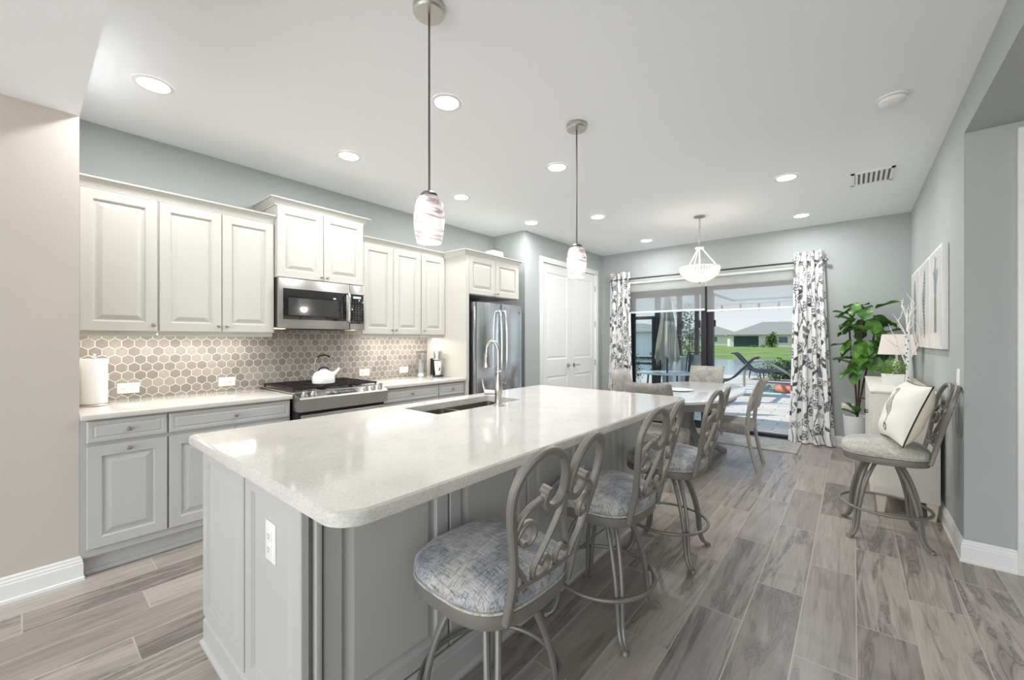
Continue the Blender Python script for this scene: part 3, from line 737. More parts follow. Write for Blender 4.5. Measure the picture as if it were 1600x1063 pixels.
kt = thing('tea_kettle', 'white enamel tea kettle with arched black handle on the stove', 'kettle', (-3.47, 1.66, 0.958))
kx, ky = -3.47, 1.66
b = B(); b.lathe([(0.078, 0.9585), (0.089, 0.966), (0.091, 0.99), (0.088, 1.02), (0.074, 1.05), (0.05, 1.067), (0.036, 1.072), (0.034, 1.078), (0.012, 1.082)], (kx, ky, 0), 32)
kb = b.end('body', 'white_enamel', kt, ang=50)
b = B(); b.tube(catmull([(kx+.02, ky+.065, 1.03), (kx+.025, ky+.10, 1.055), (kx+.03, ky+.125, 1.085)], 5), [0.026, 0.024, 0.022, 0.019, 0.017, 0.015, 0.014, 0.013, 0.012, 0.012, 0.014], 12); b.end('spout', 'white_enamel', kt)
b = B(); b.tube(catmull([(kx, ky-.07, 1.05), (kx, ky-.078, 1.10), (kx, ky-.065, 1.165), (kx, ky-.03, 1.195), (kx, ky+.03, 1.195), (kx, ky+.065, 1.165), (kx, ky+.078, 1.10), (kx, ky+.07, 1.05)], 6), 0.0035, 8); hn = b.end('handle', 'nickel', kt)
b = B(); b.tube(catmull([(kx, ky-.052, 1.182), (kx, ky-.03, 1.198), (kx, ky, 1.203), (kx, ky+.03, 1.198), (kx, ky+.052, 1.182)], 5), 0.009, 10); b.end('grip', 'black_plastic', hn)
b = B(); b.tube(catmull([(kx, ky-.045, 1.066), (kx, ky-.03, 1.088), (kx, ky, 1.097), (kx, ky+.03, 1.088), (kx, ky+.045, 1.066)], 5), 0.007, 10); b.end('lid_handle', 'black_plastic', kt)

# ---------------------------------------------------------------- microwave
mw = thing('microwave_oven', 'stainless over-the-range microwave above the stove', 'microwave', (-3.75, 1.71, 1.43))
mx0, my0, my1, mz0, mz1 = -3.545, 1.33, 2.086, 1.425, 1.838
b = B(); b.box(-3.93, -3.585, my0, my1, mz0+.008, mz1); b.end('body', 'appliance_dark', mw)
b = B(); b.box(-3.585, mx0, my0, my0+.605, mz0, mz1-.002, 0.004); md = b.end('door', 'steel', mw)
b = B(); b.box(mx0-.001, mx0+.002, my0+.035, my0+.575, mz0+.075, mz1-.085, 0.001); wnd = b.end('window', 'black_glass', md)
b = B(); b.box(mx0+.0015, mx0+.0025, my0+.075, my0+.50, mz0+.11, mz1-.16); b.end('window_screen', 'window_mesh', wnd)
b = B(); yh = my0+.585; b.tube(catmull([(mx0, yh, mz0+.07), (mx0+.035, yh, mz0+.085), (mx0+.04, yh, mz0+.2), (mx0+.035, yh, mz1-.10), (mx0, yh, mz1-.085)], 6), 0.011, 10); b.end('handle', 'steel', md)
b = B(); b.box(-3.585, mx0, my0+.61, my1, mz0, mz1-.002, 0.004); mc = b.end('control_panel', 'steel', mw)
b = B(); b.box(mx0-.001, mx0+.002, my0+.615, my1-.012, mz0+.055, mz1-.085, 0.001); kp = b.end('keypad', 'black_glass', mc)
b = B(); b.box(mx0+.0015, mx0+.003, my0+.64, my1-.04, mz1-.125, mz1-.105)
b.end('clock_display', 'display', kp)
b = B()
for i in range(4):
    for j in range(9): b.box(mx0+.0015, mx0+.0026, my0+.633+i*.028, my0+.645+i*.028, mz0+.07+j*.022, mz0+.078+j*.022)
b.end('buttons', 'outlet_dark', kp)
b = B(); b.box(-3.90, -3.60, my0+.1, my1-.1, mz0-.002, mz0+.008); b.end('vent_grille', 'black_iron', mw)
b = B(); b.box(-3.73, -3.66, my0+.03, my0+.10, mz0-.003, mz0+.009); b.end('task_lamp', 'task_lens', mw)
b = B(); b.box(-3.73, -3.66, my1-.10, my1-.03, mz0-.003, mz0+.009); b.end('task_lamp', 'task_lens', mw)

# ---------------------------------------------------------------- refrigerator
fr = thing('refrigerator', 'stainless french-door refrigerator beside the cream panel', 'refrigerator', (-3.55, 3.63, 0))
ry0, ry1 = 3.215, 4.065
b = B(); b.box(-3.92, -3.275, ry0+.01, ry1-.01, 0.02, 1.735); b.end('body', 'appliance_dark', fr)
def fdoor(y0, y1, z0, z1, nm='door'):
    b = B()
    def f(u, v):
        y = y0+(y1-y0)*u; e = min(u, 1-u)
        x = -3.205+0.012*math.sin(PI*u)
        if e < 0.001: x -= 0.018
        return Vector((x, y, z0+(z1-z0)*v))
    us = 18
    V = b.grid(us, 2, f)
    b.box(-3.272, -3.222, y0, y1, z0, z1, 0.003); return b.end(nm, 'steel_cool', fr, ang=50, fix=True)
for y0, y1, yh, s in ((ry0, 3.637, 3.595, 1), (3.643, ry1, 3.685, -1)):
    d = fdoor(y0, y1, 0.72, 1.755)
    b = B(); b.tube(catmull([(-3.21, yh, 1.66), (-3.165, yh, 1.645), (-3.145, yh, 1.45), (-3.14, yh, 1.24), (-3.145, yh, 1.03), (-3.165, yh, 0.83), (-3.21, yh, 0.815)], 7), 0.014, 10); b.end('handle', 'steel_cool', d)
d = fdoor(ry0, ry1, 0.06, 0.71, 'freezer_drawer')
b = B(); b.tube(catmull([(-3.21, ry0+.08, 0.64), (-3.15, ry0+.1, 0.64), (-3.14, 3.64, 0.64), (-3.15, ry1-.1, 0.64), (-3.21, ry1-.08, 0.64)], 7), 0.014, 10); b.end('handle', 'steel_cool', d)
b = B(); b.lathe([(0.013, 0), (0.013, 0.003)], (-3.201, 3.985, 1.665), 16, Matrix.Rotation(PI/2, 4, 'Y')); b.end('emblem', 'logo', fr)
b = B(); b.box(-3.30, -3.225, ry0+.01, ry0+.07, 1.737, 1.757, 0.003); b.box(-3.30, -3.225, ry1-.07, ry1-.01, 1.737, 1.757, 0.003); b.end('hinge_cover', 'appliance_dark', fr)
b = B(); b.box(-3.56, -3.42, 3.74, 3.95, 2.30, 2.45, 0.02, 4)
tag(b.end('storage_box', 'cup_white'), 'small cream box on top of the refrigerator cabinet', 'box')

# ---------------------------------------------------------------- counter items
pt = thing('paper_towel_holder', 'white paper towel roll on a steel holder at the wall end', 'paper towel', (-3.70, 0.285, 0.915))
b = B(); b.lathe([(0.085, 0.9155), (0.085, 0.922), (0.08, 0.926), (0.01, 0.927)], (-3.70, 0.30, 0), 28); b.lathe([(0.006, 0.926), (0.006, 1.215), (0.012, 1.22), (0.014, 1.232), (0.006, 1.243)], (-3.70, 0.30, 0), 12); b.end('holder', 'brushed_nickel', pt)
b = B(); b.lathe([(0.02, 0.928), (0.064, 0.928), (0.066, 0.932), (0.066, 1.205), (0.064, 1.209), (0.02, 1.209)], (-3.70, 0.30, 0), 32); b.end('roll', 'paper', pt)

bl = thing('blender', 'clear blender jar with a grey lid at the end of the worktop', 'blender', (-3.78, 2.93, 0.915))
b = B(); b.lathe([(0.058, 0.9155), (0.058, 0.925), (0.05, 0.935), (0.045, 0.95), (0.04, 0.955)], (-3.78, 2.93, 0), 24); b.end('base', 'brushed_nickel', bl)
b = B(); b.lathe([(0.040, 0.955), (0.046, 0.97), (0.058, 1.19)], (-3.78, 2.93, 0), 24, caps=False); b.end('jar', 'clear_glass', bl)
b = B(); b.lathe([(0.034, 0.957), (0.034, 1.10), (0.03, 1.104)], (-3.78, 2.93, 0), 16); b.end('inner_cup', 'panel_grey', bl)
b = B(); b.lathe([(0.060, 1.19), (0.062, 1.195), (0.062, 1.205), (0.05, 1.21)], (-3.78, 2.93, 0), 24); b.end('lid', 'clear_lid', bl)
cm = thing('coffee_maker', 'single-cup coffee maker with a black column, beside the blender', 'coffee maker', (-3.64, 3.03, 0.915))
b = B(); b.lathe([(0.062, 0.9155), (0.062, 0.928), (0.055, 0.935)], (-3.62, 3.04, 0), 24); b.box(-3.71, -3.665, 3.0, 3.08, 0.93, 1.12, 0.004); b.end('stand', 'black_plastic', cm)
b = B(); b.lathe([(0.055, 1.105), (0.055, 1.115), (0.048, 1.12), (0.05, 1.19), (0.045, 1.205)], (-3.62, 3.04, 0), 24); b.end('brew_head', 'brushed_nickel', cm)
tm = thing('travel_mug', 'white travel mug with a small dark figure in the coffee maker', 'mug', (-3.62, 3.04, 0.935))
b = B(); b.lathe([(0.030, 0.9355), (0.036, 1.0), (0.043, 1.09), (0.041, 1.096)], (-3.62, 3.04, 0), 24); b.end('cup', 'cup_white', tm)
b = B(); m = Matrix.Translation((-3.6, 3.01, 1.015))
b.box(-3.586, -3.583, 3.028, 3.040, 0.99, 1.02); b.box(-3.588, -3.583, 3.04, 3.046, 1.012, 1.038); b.box(-3.588, -3.584, 3.022, 3.028, 0.98, 0.998); b.end('printed_figure', 'black_plastic', tm)

# ---------------------------------------------------------------- swivel stools (local: faces -x, back at +x)
def superell(a, c, n, N):
    out = []
    for k_ in range(N):
        t = 2*PI*k_/N; ct, st = math.cos(t), math.sin(t)
        out.append((a*math.copysign(abs(ct)**(2/n), ct), c*math.copysign(abs(st)**(2/n), st)))
    return out
def BM(s, t):     # back surface: s lateral, t up from the crossbar
    return Vector((0.222+0.242*t+0.02*(1-(s/0.2)**2), s, 0.645+t))
def make_stool(label, loc, rot, fabric, legrot):
    t = thing('swivel_stool', label, 'stool', loc, rot, 'scrollback swivel stools')
    n = 48
    def outline(k_, z, e=2.7): return [Vector((x*1.0+0.0, y, z)) for x, y in superell(0.220+k_, 0.224+k_, e+.4, n)]
    b = B(); r = [b.ring(outline(i, z)) for i, z in ((-.03, .522), (0, .522), (.003, .53), (.003, .56), (-.002, .566), (-.03, .566))]
    for i in range(5): b.bridge(r[i], r[i+1])
    b.cap(r[0], True); b.cap(r[-1]); b.end('seat_frame', 'stool_metal', t, local=True)
    b = B(); r = [b.ring(outline(i, z, e)) for i, z, e in ((-.014, .560, 2.7), (-.001, .568, 2.7), (.006, .585, 2.6), (.004, .603, 2.6), (-.012, .622, 2.5), (-.04, .638, 2.4), (-.08, .650, 2.3), (-.13, .657, 2.2), (-.18, .660, 2.0))]
    for i in range(len(r)-1): b.bridge(r[i], r[i+1])
    b.cap(r[0], True); b.cap(r[-1]); cu = b.end('seat_cushion', fabric, t, ang=80, local=True)
    b = B(); b.tube(outline(.003, .570), 0.004, 6, closed=True); b.end('piping', 'stool_fabric_pale', cu, local=True)
    b = B(); b.lathe([(0.10, 0.49), (0.10, 0.505), (0.06, 0.508), (0.06, 0.524)], (0, 0, 0), 24); b.end('swivel_plate', 'stool_metal', t, local=True)
    for k_ in range(4):
        a = math.radians(legrot+90*k_)-rot; u = Vector((math.cos(a), math.sin(a), 0)); w = Vector((-u.y, u.x, 0))
        b = B()
        for s in (-1, 1):
            P = [u*r_+w*s*q+Vector((0, 0, z)) for r_, z, q in ((.085, .502, .019), (.115, .47, .019), (.155, .40, .018), (.19, .31, .0155), (.212, .22, .013), (.222, .13, .0105), (.232, .07, .0095), (.255, .028, .009), (.283, .013, .008))]
            b.tube(catmull(P, 4), 0.0108, 8, sq=False)
        b.lathe([(0.014, 0.0), (0.017, 0.004), (0.016, 0.012), (0.009, 0.02)], u*.283, 12)
        b.end('leg', 'stool_metal', t, local=True)
    b = B(); b.tube([(0.238*math.cos(2*PI*i/48), 0.238*math.sin(2*PI*i/48), 0.2) for i in range(48)], 0.0095, 8, closed=True); b.end('foot_ring', 'stool_metal', t, local=True)
    # back
    Nn = Vector((1, 0, -0.22)).normalized()
    for s in (1, -1):
        def pth(L, n_=5): return [BM(s*a, c) for a, c in [(p.x, p.y) for p in catmull([(x, y, 0) for x, y in L], n_)]]
        b = B()
        main = [(.150, -.105), (.151, .0), (.164, .08), (.184, .15), (.204, .22), (.213, .28), (.204, .33), (.178, .368), (.140, .390), (.098, .391), (.056, .370), (.027, .33), (.015, .285), (.02, .243), (.045, .220), (.077, .224), (.096, .25), (.092, .275)]
        pts = pth(main)
        b.ribbon(pts, 0.022, 0.024, Nn); b.cyl(BM(s*.092, .275)-Nn*.015, BM(s*.092, .275)+Nn*.015, .014, n=12)
        b.end('back_post', 'stool_metal', t, local=True)
        b = B()
        b.ribbon(pth([(.184, .15), (.178, .20), (.15, .238), (.100, .258)]), 0.013, 0.018, Nn)
        b.ribbon(pth([(.180, .14), (.165, .183), (.138, .198), (.113, .182), (.110, .150), (.130, .130), (.15, .140)]), 0.012, 0.018, Nn); b.cyl(BM(s*.15, .140)-Nn*.011, BM(s*.15, .140)+Nn*.011, .010, n=10)
        b.ribbon(pth([(.006, .245), (.008, .20), (.03, .145), (.058, .09), (.080, .045), (.077, .014), (.052, .006), (.022, .02), (.019, .048), (.038, .064), (.057, .052)]), 0.013, 0.018, Nn); b.cyl(BM(s*.057, .052)-Nn*.011, BM(s*.057, .052)+Nn*.011, .010, n=10)
        b.ribbon(pth([(.180, .135), (.162, .085), (.132, .045), (.100, .0)]), 0.012, 0.018, Nn)
        b.end('back_scroll', 'stool_metal', t, local=True)
    b = B(); b.ribbon([BM(-.152+.304*i/10, 0) for i in range(11)], 0.016, 0.018, Nn); b.end('crossbar', 'stool_metal', t, local=True)
    return t
make_stool('grey metal scrollback stool with blue-grey seat, nearest at the rounded island corner', (-0.940, 1.02, 0), math.radians(-2), 'stool_fabric', 44)
make_stool('middle one of the three scrollback stools along the island', (-0.940, 1.83, 0), math.radians(-2), 'stool_fabric', 46)
make_stool('farthest of the three scrollback stools along the island, nearest the dining table', (-0.91, 2.64, 0), 0.0, 'stool_fabric', 48)
make_stool('scrollback stool alone by the right wall, holding a seahorse pillow', (0.165, 3.80, 0), math.radians(2), 'stool_fabric_pale', 50)

# pillow with seahorse
pw = thing('throw_pillow', 'cream pillow with black piping and a dark seahorse, leaning on the lone stool', 'pillow', (0.285, 3.73, 0.84))
pm = Matrix.Translation((0.268, 3.74, 0.852)) @ Matrix.Rotation(math.radians(12), 4, 'Z') @ Matrix.Rotation(math.radians(20), 4, 'Y')
def pillow_f(side, S=0.205, T=0.085):
    def f(u, v):
        a, c = 2*u-1, 2*v-1
        th = T*((1-a**4)*(1-c**4))**0.55*(1-0.25*(a*a+c*c)*0.5)
        k_ = 1-0.07*((1-abs(a)**2)*abs(c)**3); k2 = 1-0.07*((1-abs(c)**2)*abs(a)**3)
        wr = 0.004*math.sin(9*c+3*a)*(1-a*a)*(1-c*c)
        return Vector((side*(th+wr), S*a*k2, S*c*k_))
    return f
for sd_, nm in ((-1, 'front_face'), (1, 'back_face')):
    b = B(); b.grid(90, 90, pillow_f(sd_)); o = b.end(nm, 'painted_pillow', pw, ang=80, fix=False, local=True)
    o.matrix_local = Matrix.Translation(-pw.location) @ pm
    def colr(co, sd_=sd_):
        y, z = co[:, 1]/0.205, co[:, 2]/0.205
        base = np.array(lin((236, 226, 206))[:3]) if sd_ == 1 else np.array(lin((244, 240, 230))[:3])
        c = np.tile(base, (len(y), 1))
        if sd_ == -1:
            ts = np.linspace(0, 1, 60)
            X_ = 0.18*np.sin(ts*5.2+0.5)+0.02; Z_ = 0.62-1.25*ts; R_ = 0.05+0.15*np.exp(-((ts-0.4)/0.2)**2)*1.0
            R_[ts > 0.7] = 0.045
            d = np.min([(np.hypot(y-a, z-b_))/r_ for a, b_, r_ in zip(X_, Z_, R_)], axis=0)
            hd = np.hypot((y-.22)/.14, (z-.62)/.07); m = (np.minimum(d, hd) < 1) & (((np.floor(y*34)+np.floor(z*34)*1) % 2 == 0) | (np.minimum(d, hd) > .8))
            cu = np.abs(np.hypot(y+.16, z+.62)-.09) < .028
            c[m | cu] = lin((74, 70, 76))[:3]
        return c
    paint(o, colr)
b = B(); Lp = []
f0 = pillow_f(1)
for k_ in range(4):
    for i in range(24):
        q = i/24; u, v = ((q, 0), (1, q), (1-q, 1), (0, 1-q))[k_]; Lp.append(pm @ f0(u, v))
b.tube(Lp, 0.0042, 6, closed=True); b.end('piping', 'piping_black', pw)

# ---------------------------------------------------------------- dining set
tb = thing('dining_table', 'pale grey oval pedestal dining table', 'table', (-1.47, 4.9, 0))
def sup3(a, c, n, N, z): return [Vector((-1.47+x, 4.9+y, z)) for x, y in superell(a, c, n, N)]
b = B(); rr = [b.ring(sup3(0.55-i, 1.03-i, 2.7, 72, z)) for i, z in ((.012, .722), (0, .73), (0, .75), (.005, .757), (.012, .76))]
for i in range(4): b.bridge(rr[i], rr[i+1])
b.cap(rr[0], True); b.cap(rr[-1]); b.end('tabletop', 'table_grey', tb)
b = B(); rr = [b.ring(sup3(a, c, 2.7, 60, z)) for a, c, z in ((.46, .92, .722), (.46, .92, .645), (.43, .89, .645))]
b.bridge(rr[0], rr[1]); b.bridge(rr[1], rr[2]); b.cap(rr[0]); b.cap(rr[2]); b.end('apron', 'table_base', tb)
b = B(); b.lathe([(0.15, 0.645), (0.13, 0.62), (0.09, 0.55), (0.08, 0.40), (0.12, 0.28), (0.13, 0.18), (0.11, 0.12)], (-1.47, 4.9, 0), 24)
b.end('pedestal', 'table_base', tb)
for k_ in range(4):
    a = math.radians(45+90*k_) if True else 0; u = Vector((math.cos(a)*.7, math.sin(a)*1.0, 0)).normalized(); w = Vector((-u.y, u.x, 0))
    b = B(); P = [Vector((-1.47, 4.9, 0))+u*r_+Vector((0, 0, z)) for r_, z in ((.05, .24), (.2, .20), (.36, .11), (.48, .035), (.54, .03))]
    b.ribbon(catmull(P, 5), 0.06, 0.055, w); b.end('foot', 'table_base', tb)

def make_chair(label, loc, rot):
    t = thing('dining_chair', label, 'chair', loc, rot, 'upholstered dining chairs')       # faces -x, back at +x
    b = B(); b.box(-.23, .21, -.225, .225, .36, .475, .03, 4); b.end('seat', 'velvet', t, ang=60, local=True)
    b = B()
    def f(u, v):
        s = 2*u-1; z = .60+.345*v; x = .225+.10*v*v+.035*(1-s*s)*0.6
        return x, s, z
    def sheet(dx): return lambda u, v: Vector((f(u, v)[0]+dx*1.25*(1-abs(2*u-1)**6)*(1-abs(2*v-1)**6)**.5, f(u, v)[1]*.225, f(u, v)[2]))
    b.grid(20, 14, sheet(-.028)); b.grid(20, 14, sheet(.028)); bmesh.ops.remove_doubles(b.bm, verts=b.bm.verts, dist=.0004)
    b.end('backrest', 'velvet', t, ang=70, local=True)
    for s in (-1, 1):
        b = B(); b.tube(catmull([(.29, s*.195, 0.0), (.235, s*.195, .22), (.205, s*.2, .42), (.222, s*.205, .64), (.25, s*.205, .76)], 5), 0.019, 8, sq=False); b.end('leg', 'chair_wood', t, local=True)
        b = B(); b.tube([(-.215, s*.195, 0), (-.20, s*.195, .37)], [0.014, 0.022], 8); b.end('leg', 'chair_wood', t, local=True)
    return t
c0 = make_chair('grey upholstered dining chair on the right side of the table, facing it', (-1.03, 4.95, 0), 0.0)
dup(c0, (-1.60, 5.98, 0.012), math.radians(90), 'dining chair at the far end of the table, its back toward the patio door')
dup(c0, (-1.43, 3.93, 0), math.radians(-90), 'dining chair at the near end of the table, just beyond the island')
dup(c0, (-2.03, 4.95, 0), math.radians(172), 'dining chair on the left side of the table by the left curtain')
pl_ = thing('plate', 'white plate near the middle of the dining table', 'plate', (-1.5, 4.75, 0.7605))
b = B(); b.lathe([(0.08, 0.0), (0.09, 0.003), (0.14, 0.012), (0.145, 0.015), (0.14, 0.016), (0.09, 0.006)], (0, 0, 0), 32); b.end('dish', 'pot_white', pl_, local=True)

b = B(); b.box(-1.75, -0.50, 5.78, 6.44, 0.0, 0.012, 0.004)
tag(b.end('door_mat', 'rug_weave'), 'flat grey woven mat in front of the sliding door', 'rug')

# ---------------------------------------------------------------- pendants and chandelier
def pendant(x, y, label):
    t = thing('pendant_light', label, 'pendant light', (x, y, 1.76), group='swirled glass pendants over the island')
    b = B(); b.lathe([(0.068, 1.036), (0.07, 1.03), (0.07, 1.012), (0.064, 1.004)], (0, 0, 0), 32); b.end('canopy', 'brushed_nickel', t, local=True)
    b = B(); b.cyl((0, 0, 0.20), (0, 0, 1.03), 0.0048, n=10); b.end('rod', 'pendant_rod', t, local=True)
    b = B(); b.lathe([(0.037, 0.202), (0.038, 0.210), (0.028, 0.220), (0.008, 0.226)], (0, 0, 0), 24); b.end('cap', 'pendant_rod', t, local=True)
    b = B(); pr = [(0.030, 0.206), (0.048, 0.195), (0.060, 0.165), (0.066, 0.13), (0.0675, 0.095), (0.065, 0.055), (0.058, 0.02), (0.053, 0.0)]
    b.lathe(pr, (0, 0, 0), 32, caps=False); b.end('glass_shade', 'swirl_glass', t, ang=70, local=True)
    b = B(); b.lathe([(0.012, 0.17), (0.02, 0.12), (0.028, 0.08), (0.02, 0.05), (0.006, 0.042)], (0, 0, 0), 16); b.end('bulb', 'pendant_bulb', t, local=True)
    lamp('pendant_lamp', 'POINT', (0, 0, -0.02), 2.0, (1, 0.96, 0.92), t, shadow_soft_size=0.04)
pendant(-1.435, 1.155, 'near swirled glass pendant light over the sink end of the island')
pendant(-1.448, 2.432, 'far swirled glass pendant light in front of the white double doors')

ch = thing('chandelier', 'white beaded bowl chandelier over the dining table', 'chandelier', (-1.396, 5.16, 2.0))
b = B(); b.lathe([(0.062, 0.80), (0.062, 0.785), (0.02, 0.775)], (0, 0, 0), 24); b.end('canopy', 'nickel', ch, local=True)
b = B()
for i in range(9): b.tube([(0.008*math.cos(a)*(1 if i % 2 else .3), 0.008*math.cos(a)*(0.3 if i % 2 else 1), 0.755-i*.036+0.022*math.sin(a)) for a in [2*PI*q/8 for q in range(8)]], 0.0025, 5, closed=True)
b.cyl((0, 0, 0.78), (0, 0, .43), .002, n=6)
b.end('chain', 'nickel', ch, local=True)
b = B(); b.lathe([(0.048, 0.415), (0.05, 0.422), (0.048, 0.43), (0.01, 0.435)], (0, 0, 0), 24); b.end('top_ring', 'white_rope', ch, local=True)
for k_ in range(3):
    a = 2*PI*k_/3+0.5; b = B(); b.tube([(0.03*math.cos(a), 0.03*math.sin(a), .415), (.20*math.cos(a), .20*math.sin(a), .2)], 0.007, 6); b.end('arm', 'white_rope', ch, local=True)
b = B(); b.tube([(0, 0, .415), (0, 0, .15)], .007, 8); b.tube([(.215*math.cos(2*PI*q/40), .215*math.sin(2*PI*q/40), .19) for q in range(40)], .008, 6, closed=True); b.end('frame_ring', 'white_rope', ch, local=True)
b = B()
ico = bmesh.new(); bmesh.ops.create_icosphere(ico, subdivisions=1, radius=1.0); iv = [v.co.copy() for v in ico.verts]; fi = [[v.index for v in f.verts] for f in ico.faces]; ico.free()
for k_ in range(44):
    a = 2*PI*k_/44
    for j in range(12):
        ph = (j+.5)/12*PI/2; r_ = .215*math.cos(ph); z = .185-.165*math.sin(ph)
        if r_ < .02: continue
        s = .0085+.005*(r_/.215); c = Vector((r_*math.cos(a), r_*math.sin(a), z)); vs = [b.bm.verts.new(c+Vector((p.x*s, p.y*s, p.z*s*.8))) for p in iv]
        for f in fi: b.bm.faces.new([vs[q] for q in f])
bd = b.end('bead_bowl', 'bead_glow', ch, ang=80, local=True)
b = B(); b.lathe([(.004, .03), (.014, .018), (.012, .008), (.004, -.004)], (0, 0, 0), 12); b.end('finial', 'nickel', ch, local=True)
lamp('chandelier_lamp', 'POINT', (0, 0, 0.24), 2.5, (1, 0.93, 0.84), ch, shadow_soft_size=0.08)

# ---------------------------------------------------------------- curtains
def seg_d(px, py, ax, ay, bx, by):
    dx, dy = bx-ax, by-ay; L = dx*dx+dy*dy+1e-9
    t = np.clip(((px-ax)*dx+(py-ay)*dy)/L, 0, 1); return np.hypot(px-ax-t*dx, py-ay-t*dy)
def floral(W, H, res, seed):
    rnd = random.Random(seed); nx, ny = int(W/res), int(H/res)
    gx, gy = np.meshgrid((np.arange(nx)+.5)*res, (np.arange(ny)+.5)*res)
    img = np.tile(np.array([0.90, 0.895, 0.87]), (ny, nx, 1)); 
    dark = np.array(lin((76, 74, 78))[:3]); mid = np.array(lin((142, 142, 146))[:3]); blue = np.array(lin((146, 154, 166))[:3])
    def put(m, c): img[m] = c
    def leaf(cx, cy, L, w, a, filled):
        x = (gx-cx)*math.cos(a)+(gy-cy)*math.sin(a); y = -(gx-cx)*math.sin(a)+(gy-cy)*math.cos(a)
        u = x/L; prof = w*np.sqrt(np.clip(1-np.clip(np.abs(2*u-1), 0, 1)**1.7, 0, 1)); ins = (u > 0) & (u < 1) & (np.abs(y) < prof)
        if filled: put(ins, (mid, mid, blue, dark)[filled])
        put(ins & (np.abs(np.abs(y)-prof) < .0045), dark); put(ins & (np.abs(y) < .003), dark)
        put(ins & (np.abs(((x+np.abs(y)*1.2) % (L/5))) < .0035), dark)
    def flower(cx, cy, R):
        x, y = gx-cx, gy-cy; r = np.hypot(x, y); th = np.arctan2(y, x)
        e = R*(0.78+0.22*np.abs(np.cos(3.5*th))); ins = r < e; put(ins, mid if rnd.random() < .5 else blue)
        put(ins & (np.abs(r-e) < .006), dark); put(ins & (np.abs(np.sin(3.5*th)) < .12) & (r > R*.3), dark)
        put(ins & (np.abs(r-R*.62) < .006), np.array([.86, .855, .83])); put(r < R*.34, dark); put((r < R*.26) & (((gx*130).astype(int)+(gy*130).astype(int)) % 2 == 0), np.array([.86, .855, .83]))
    for sx in np.arange(0.06, W, 0.125):
        ph = rnd.random()*6; pts = [(sx+.045*math.sin(y*7+ph), y) for y in np.arange(-.1, H+.1, .04)]
        for (a, c), (d, e_) in zip(pts[:-1], pts[1:]):
            m = (gy > c-.02) & (gy < e_+.02) & (np.abs(gx-a) < .06)
            if m.any(): q = np.zeros_like(m); q[m] = seg_d(gx[m], gy[m], a, c, d, e_) < .0042; put(q, dark)
        y = rnd.random()*.2
        while y < H:
            x0 = sx+.045*math.sin(y*7+ph); s = rnd.choice((-1, 1)); k_ = rnd.random()
            if k_ < .35: flower(x0+s*.045, y, rnd.uniform(.045, .068)); y += .135
            else: leaf(x0, y, rnd.uniform(.07, .12), rnd.uniform(.02, .033), (PI/2-s*rnd.uniform(.4, 1.1)), rnd.choice((0, 1, 1, 2, 3))); y += .085
            if rnd.random() < .5:
                for q in range(3): put(np.hypot(gx-x0+s*.05, gy-y-.02*q) < .005, dark)
    return img
def curtain(label, x0t, x1t, x0b, x1b, z0, seed, ph):
    t = thing('curtain', label, 'curtain', ((x0t+x1t)/2, 6.44, 0), group='floral grommet curtains')
    W = 0.86; H = 2.46-z0; nu, nv = 215, 430; folds = 4
    def f(u, v):
        z = z0+H*v; a = x0b+(x0t-x0b)*v**.7; c = x1b+(x1t-x1b)*v**.7
        amp = .034+.010*(1-v); s = math.sin(2*PI*folds*u+ph+.5*math.sin(2*v+3*u)*(1-v))
        x = a+(c-a)*u+0.012*math.sin(4*PI*folds*u)*(1-v*.4)
        return Vector((x, 6.435+amp*s+.008*math.sin(9*u+5*v), z))
    b = B(); b.grid(nu, nv, f); o = b.end('fabric_panel', 'painted_cloth', t, ang=80, fix=False)
    img = floral(W, H, 0.0035, seed); ny, nx, _ = img.shape
    idx = np.arange((nu+1)*(nv+1)); ui = (idx % (nu+1))/nu; vi = (idx//(nu+1))/nv
    col = img[np.clip((vi*ny).astype(int), 0, ny-1), np.clip((ui*nx).astype(int), 0, nx-1)]
    paint(o, lambda co: col)
    b = B()
    for k_ in range(2*folds):
        u = (k_*.5+.25-ph/(2*PI)*1.0)/folds % 1.0; 
        p = f(u, (2.335-z0)/H); b.tube([(p.x+.0, p.y*0+6.435+.026*math.cos(2*PI*q/14), 2.335+.026*math.sin(2*PI*q/14)) for q in range(14)], .0045, 6, closed=True)
    b.end('grommets', 'nickel', t)
curtain('white floral curtain left of the sliding door', -3.165, -2.83, -3.24, -2.74, 0.012, 3, 0.3)
curtain('white floral curtain right of the sliding door', -0.585, -0.275, -0.655, -0.155, 0.012, 8, 1.2)
rd = thing('curtain_rod', 'dark metal curtain rod above the sliding door', 'curtain rod', (-1.7, 6.435, 2.335))
b = B(); b.cyl((-3.18, 6.435, 2.335), (-0.26, 6.435, 2.335), .0115, n=12); b.end('rod', 'rod_dark', rd)
for x in (-3.19, -0.25):
    b = B(); b.lathe([(.011, -.02), (.02, -.015), (.022, 0), (.016, .015), (.005, .02)], (x, 6.435, 2.335), 14, Matrix.Rotation(PI/2, 4, 'Y')); b.end('finial', 'nickel', rd)
for x in (-3.175, -0.268):
    b = B(); b.cyl((x, 6.435, 2.335), (x, 6.53, 2.335), .006); b.end('bracket', 'rod_dark', rd)
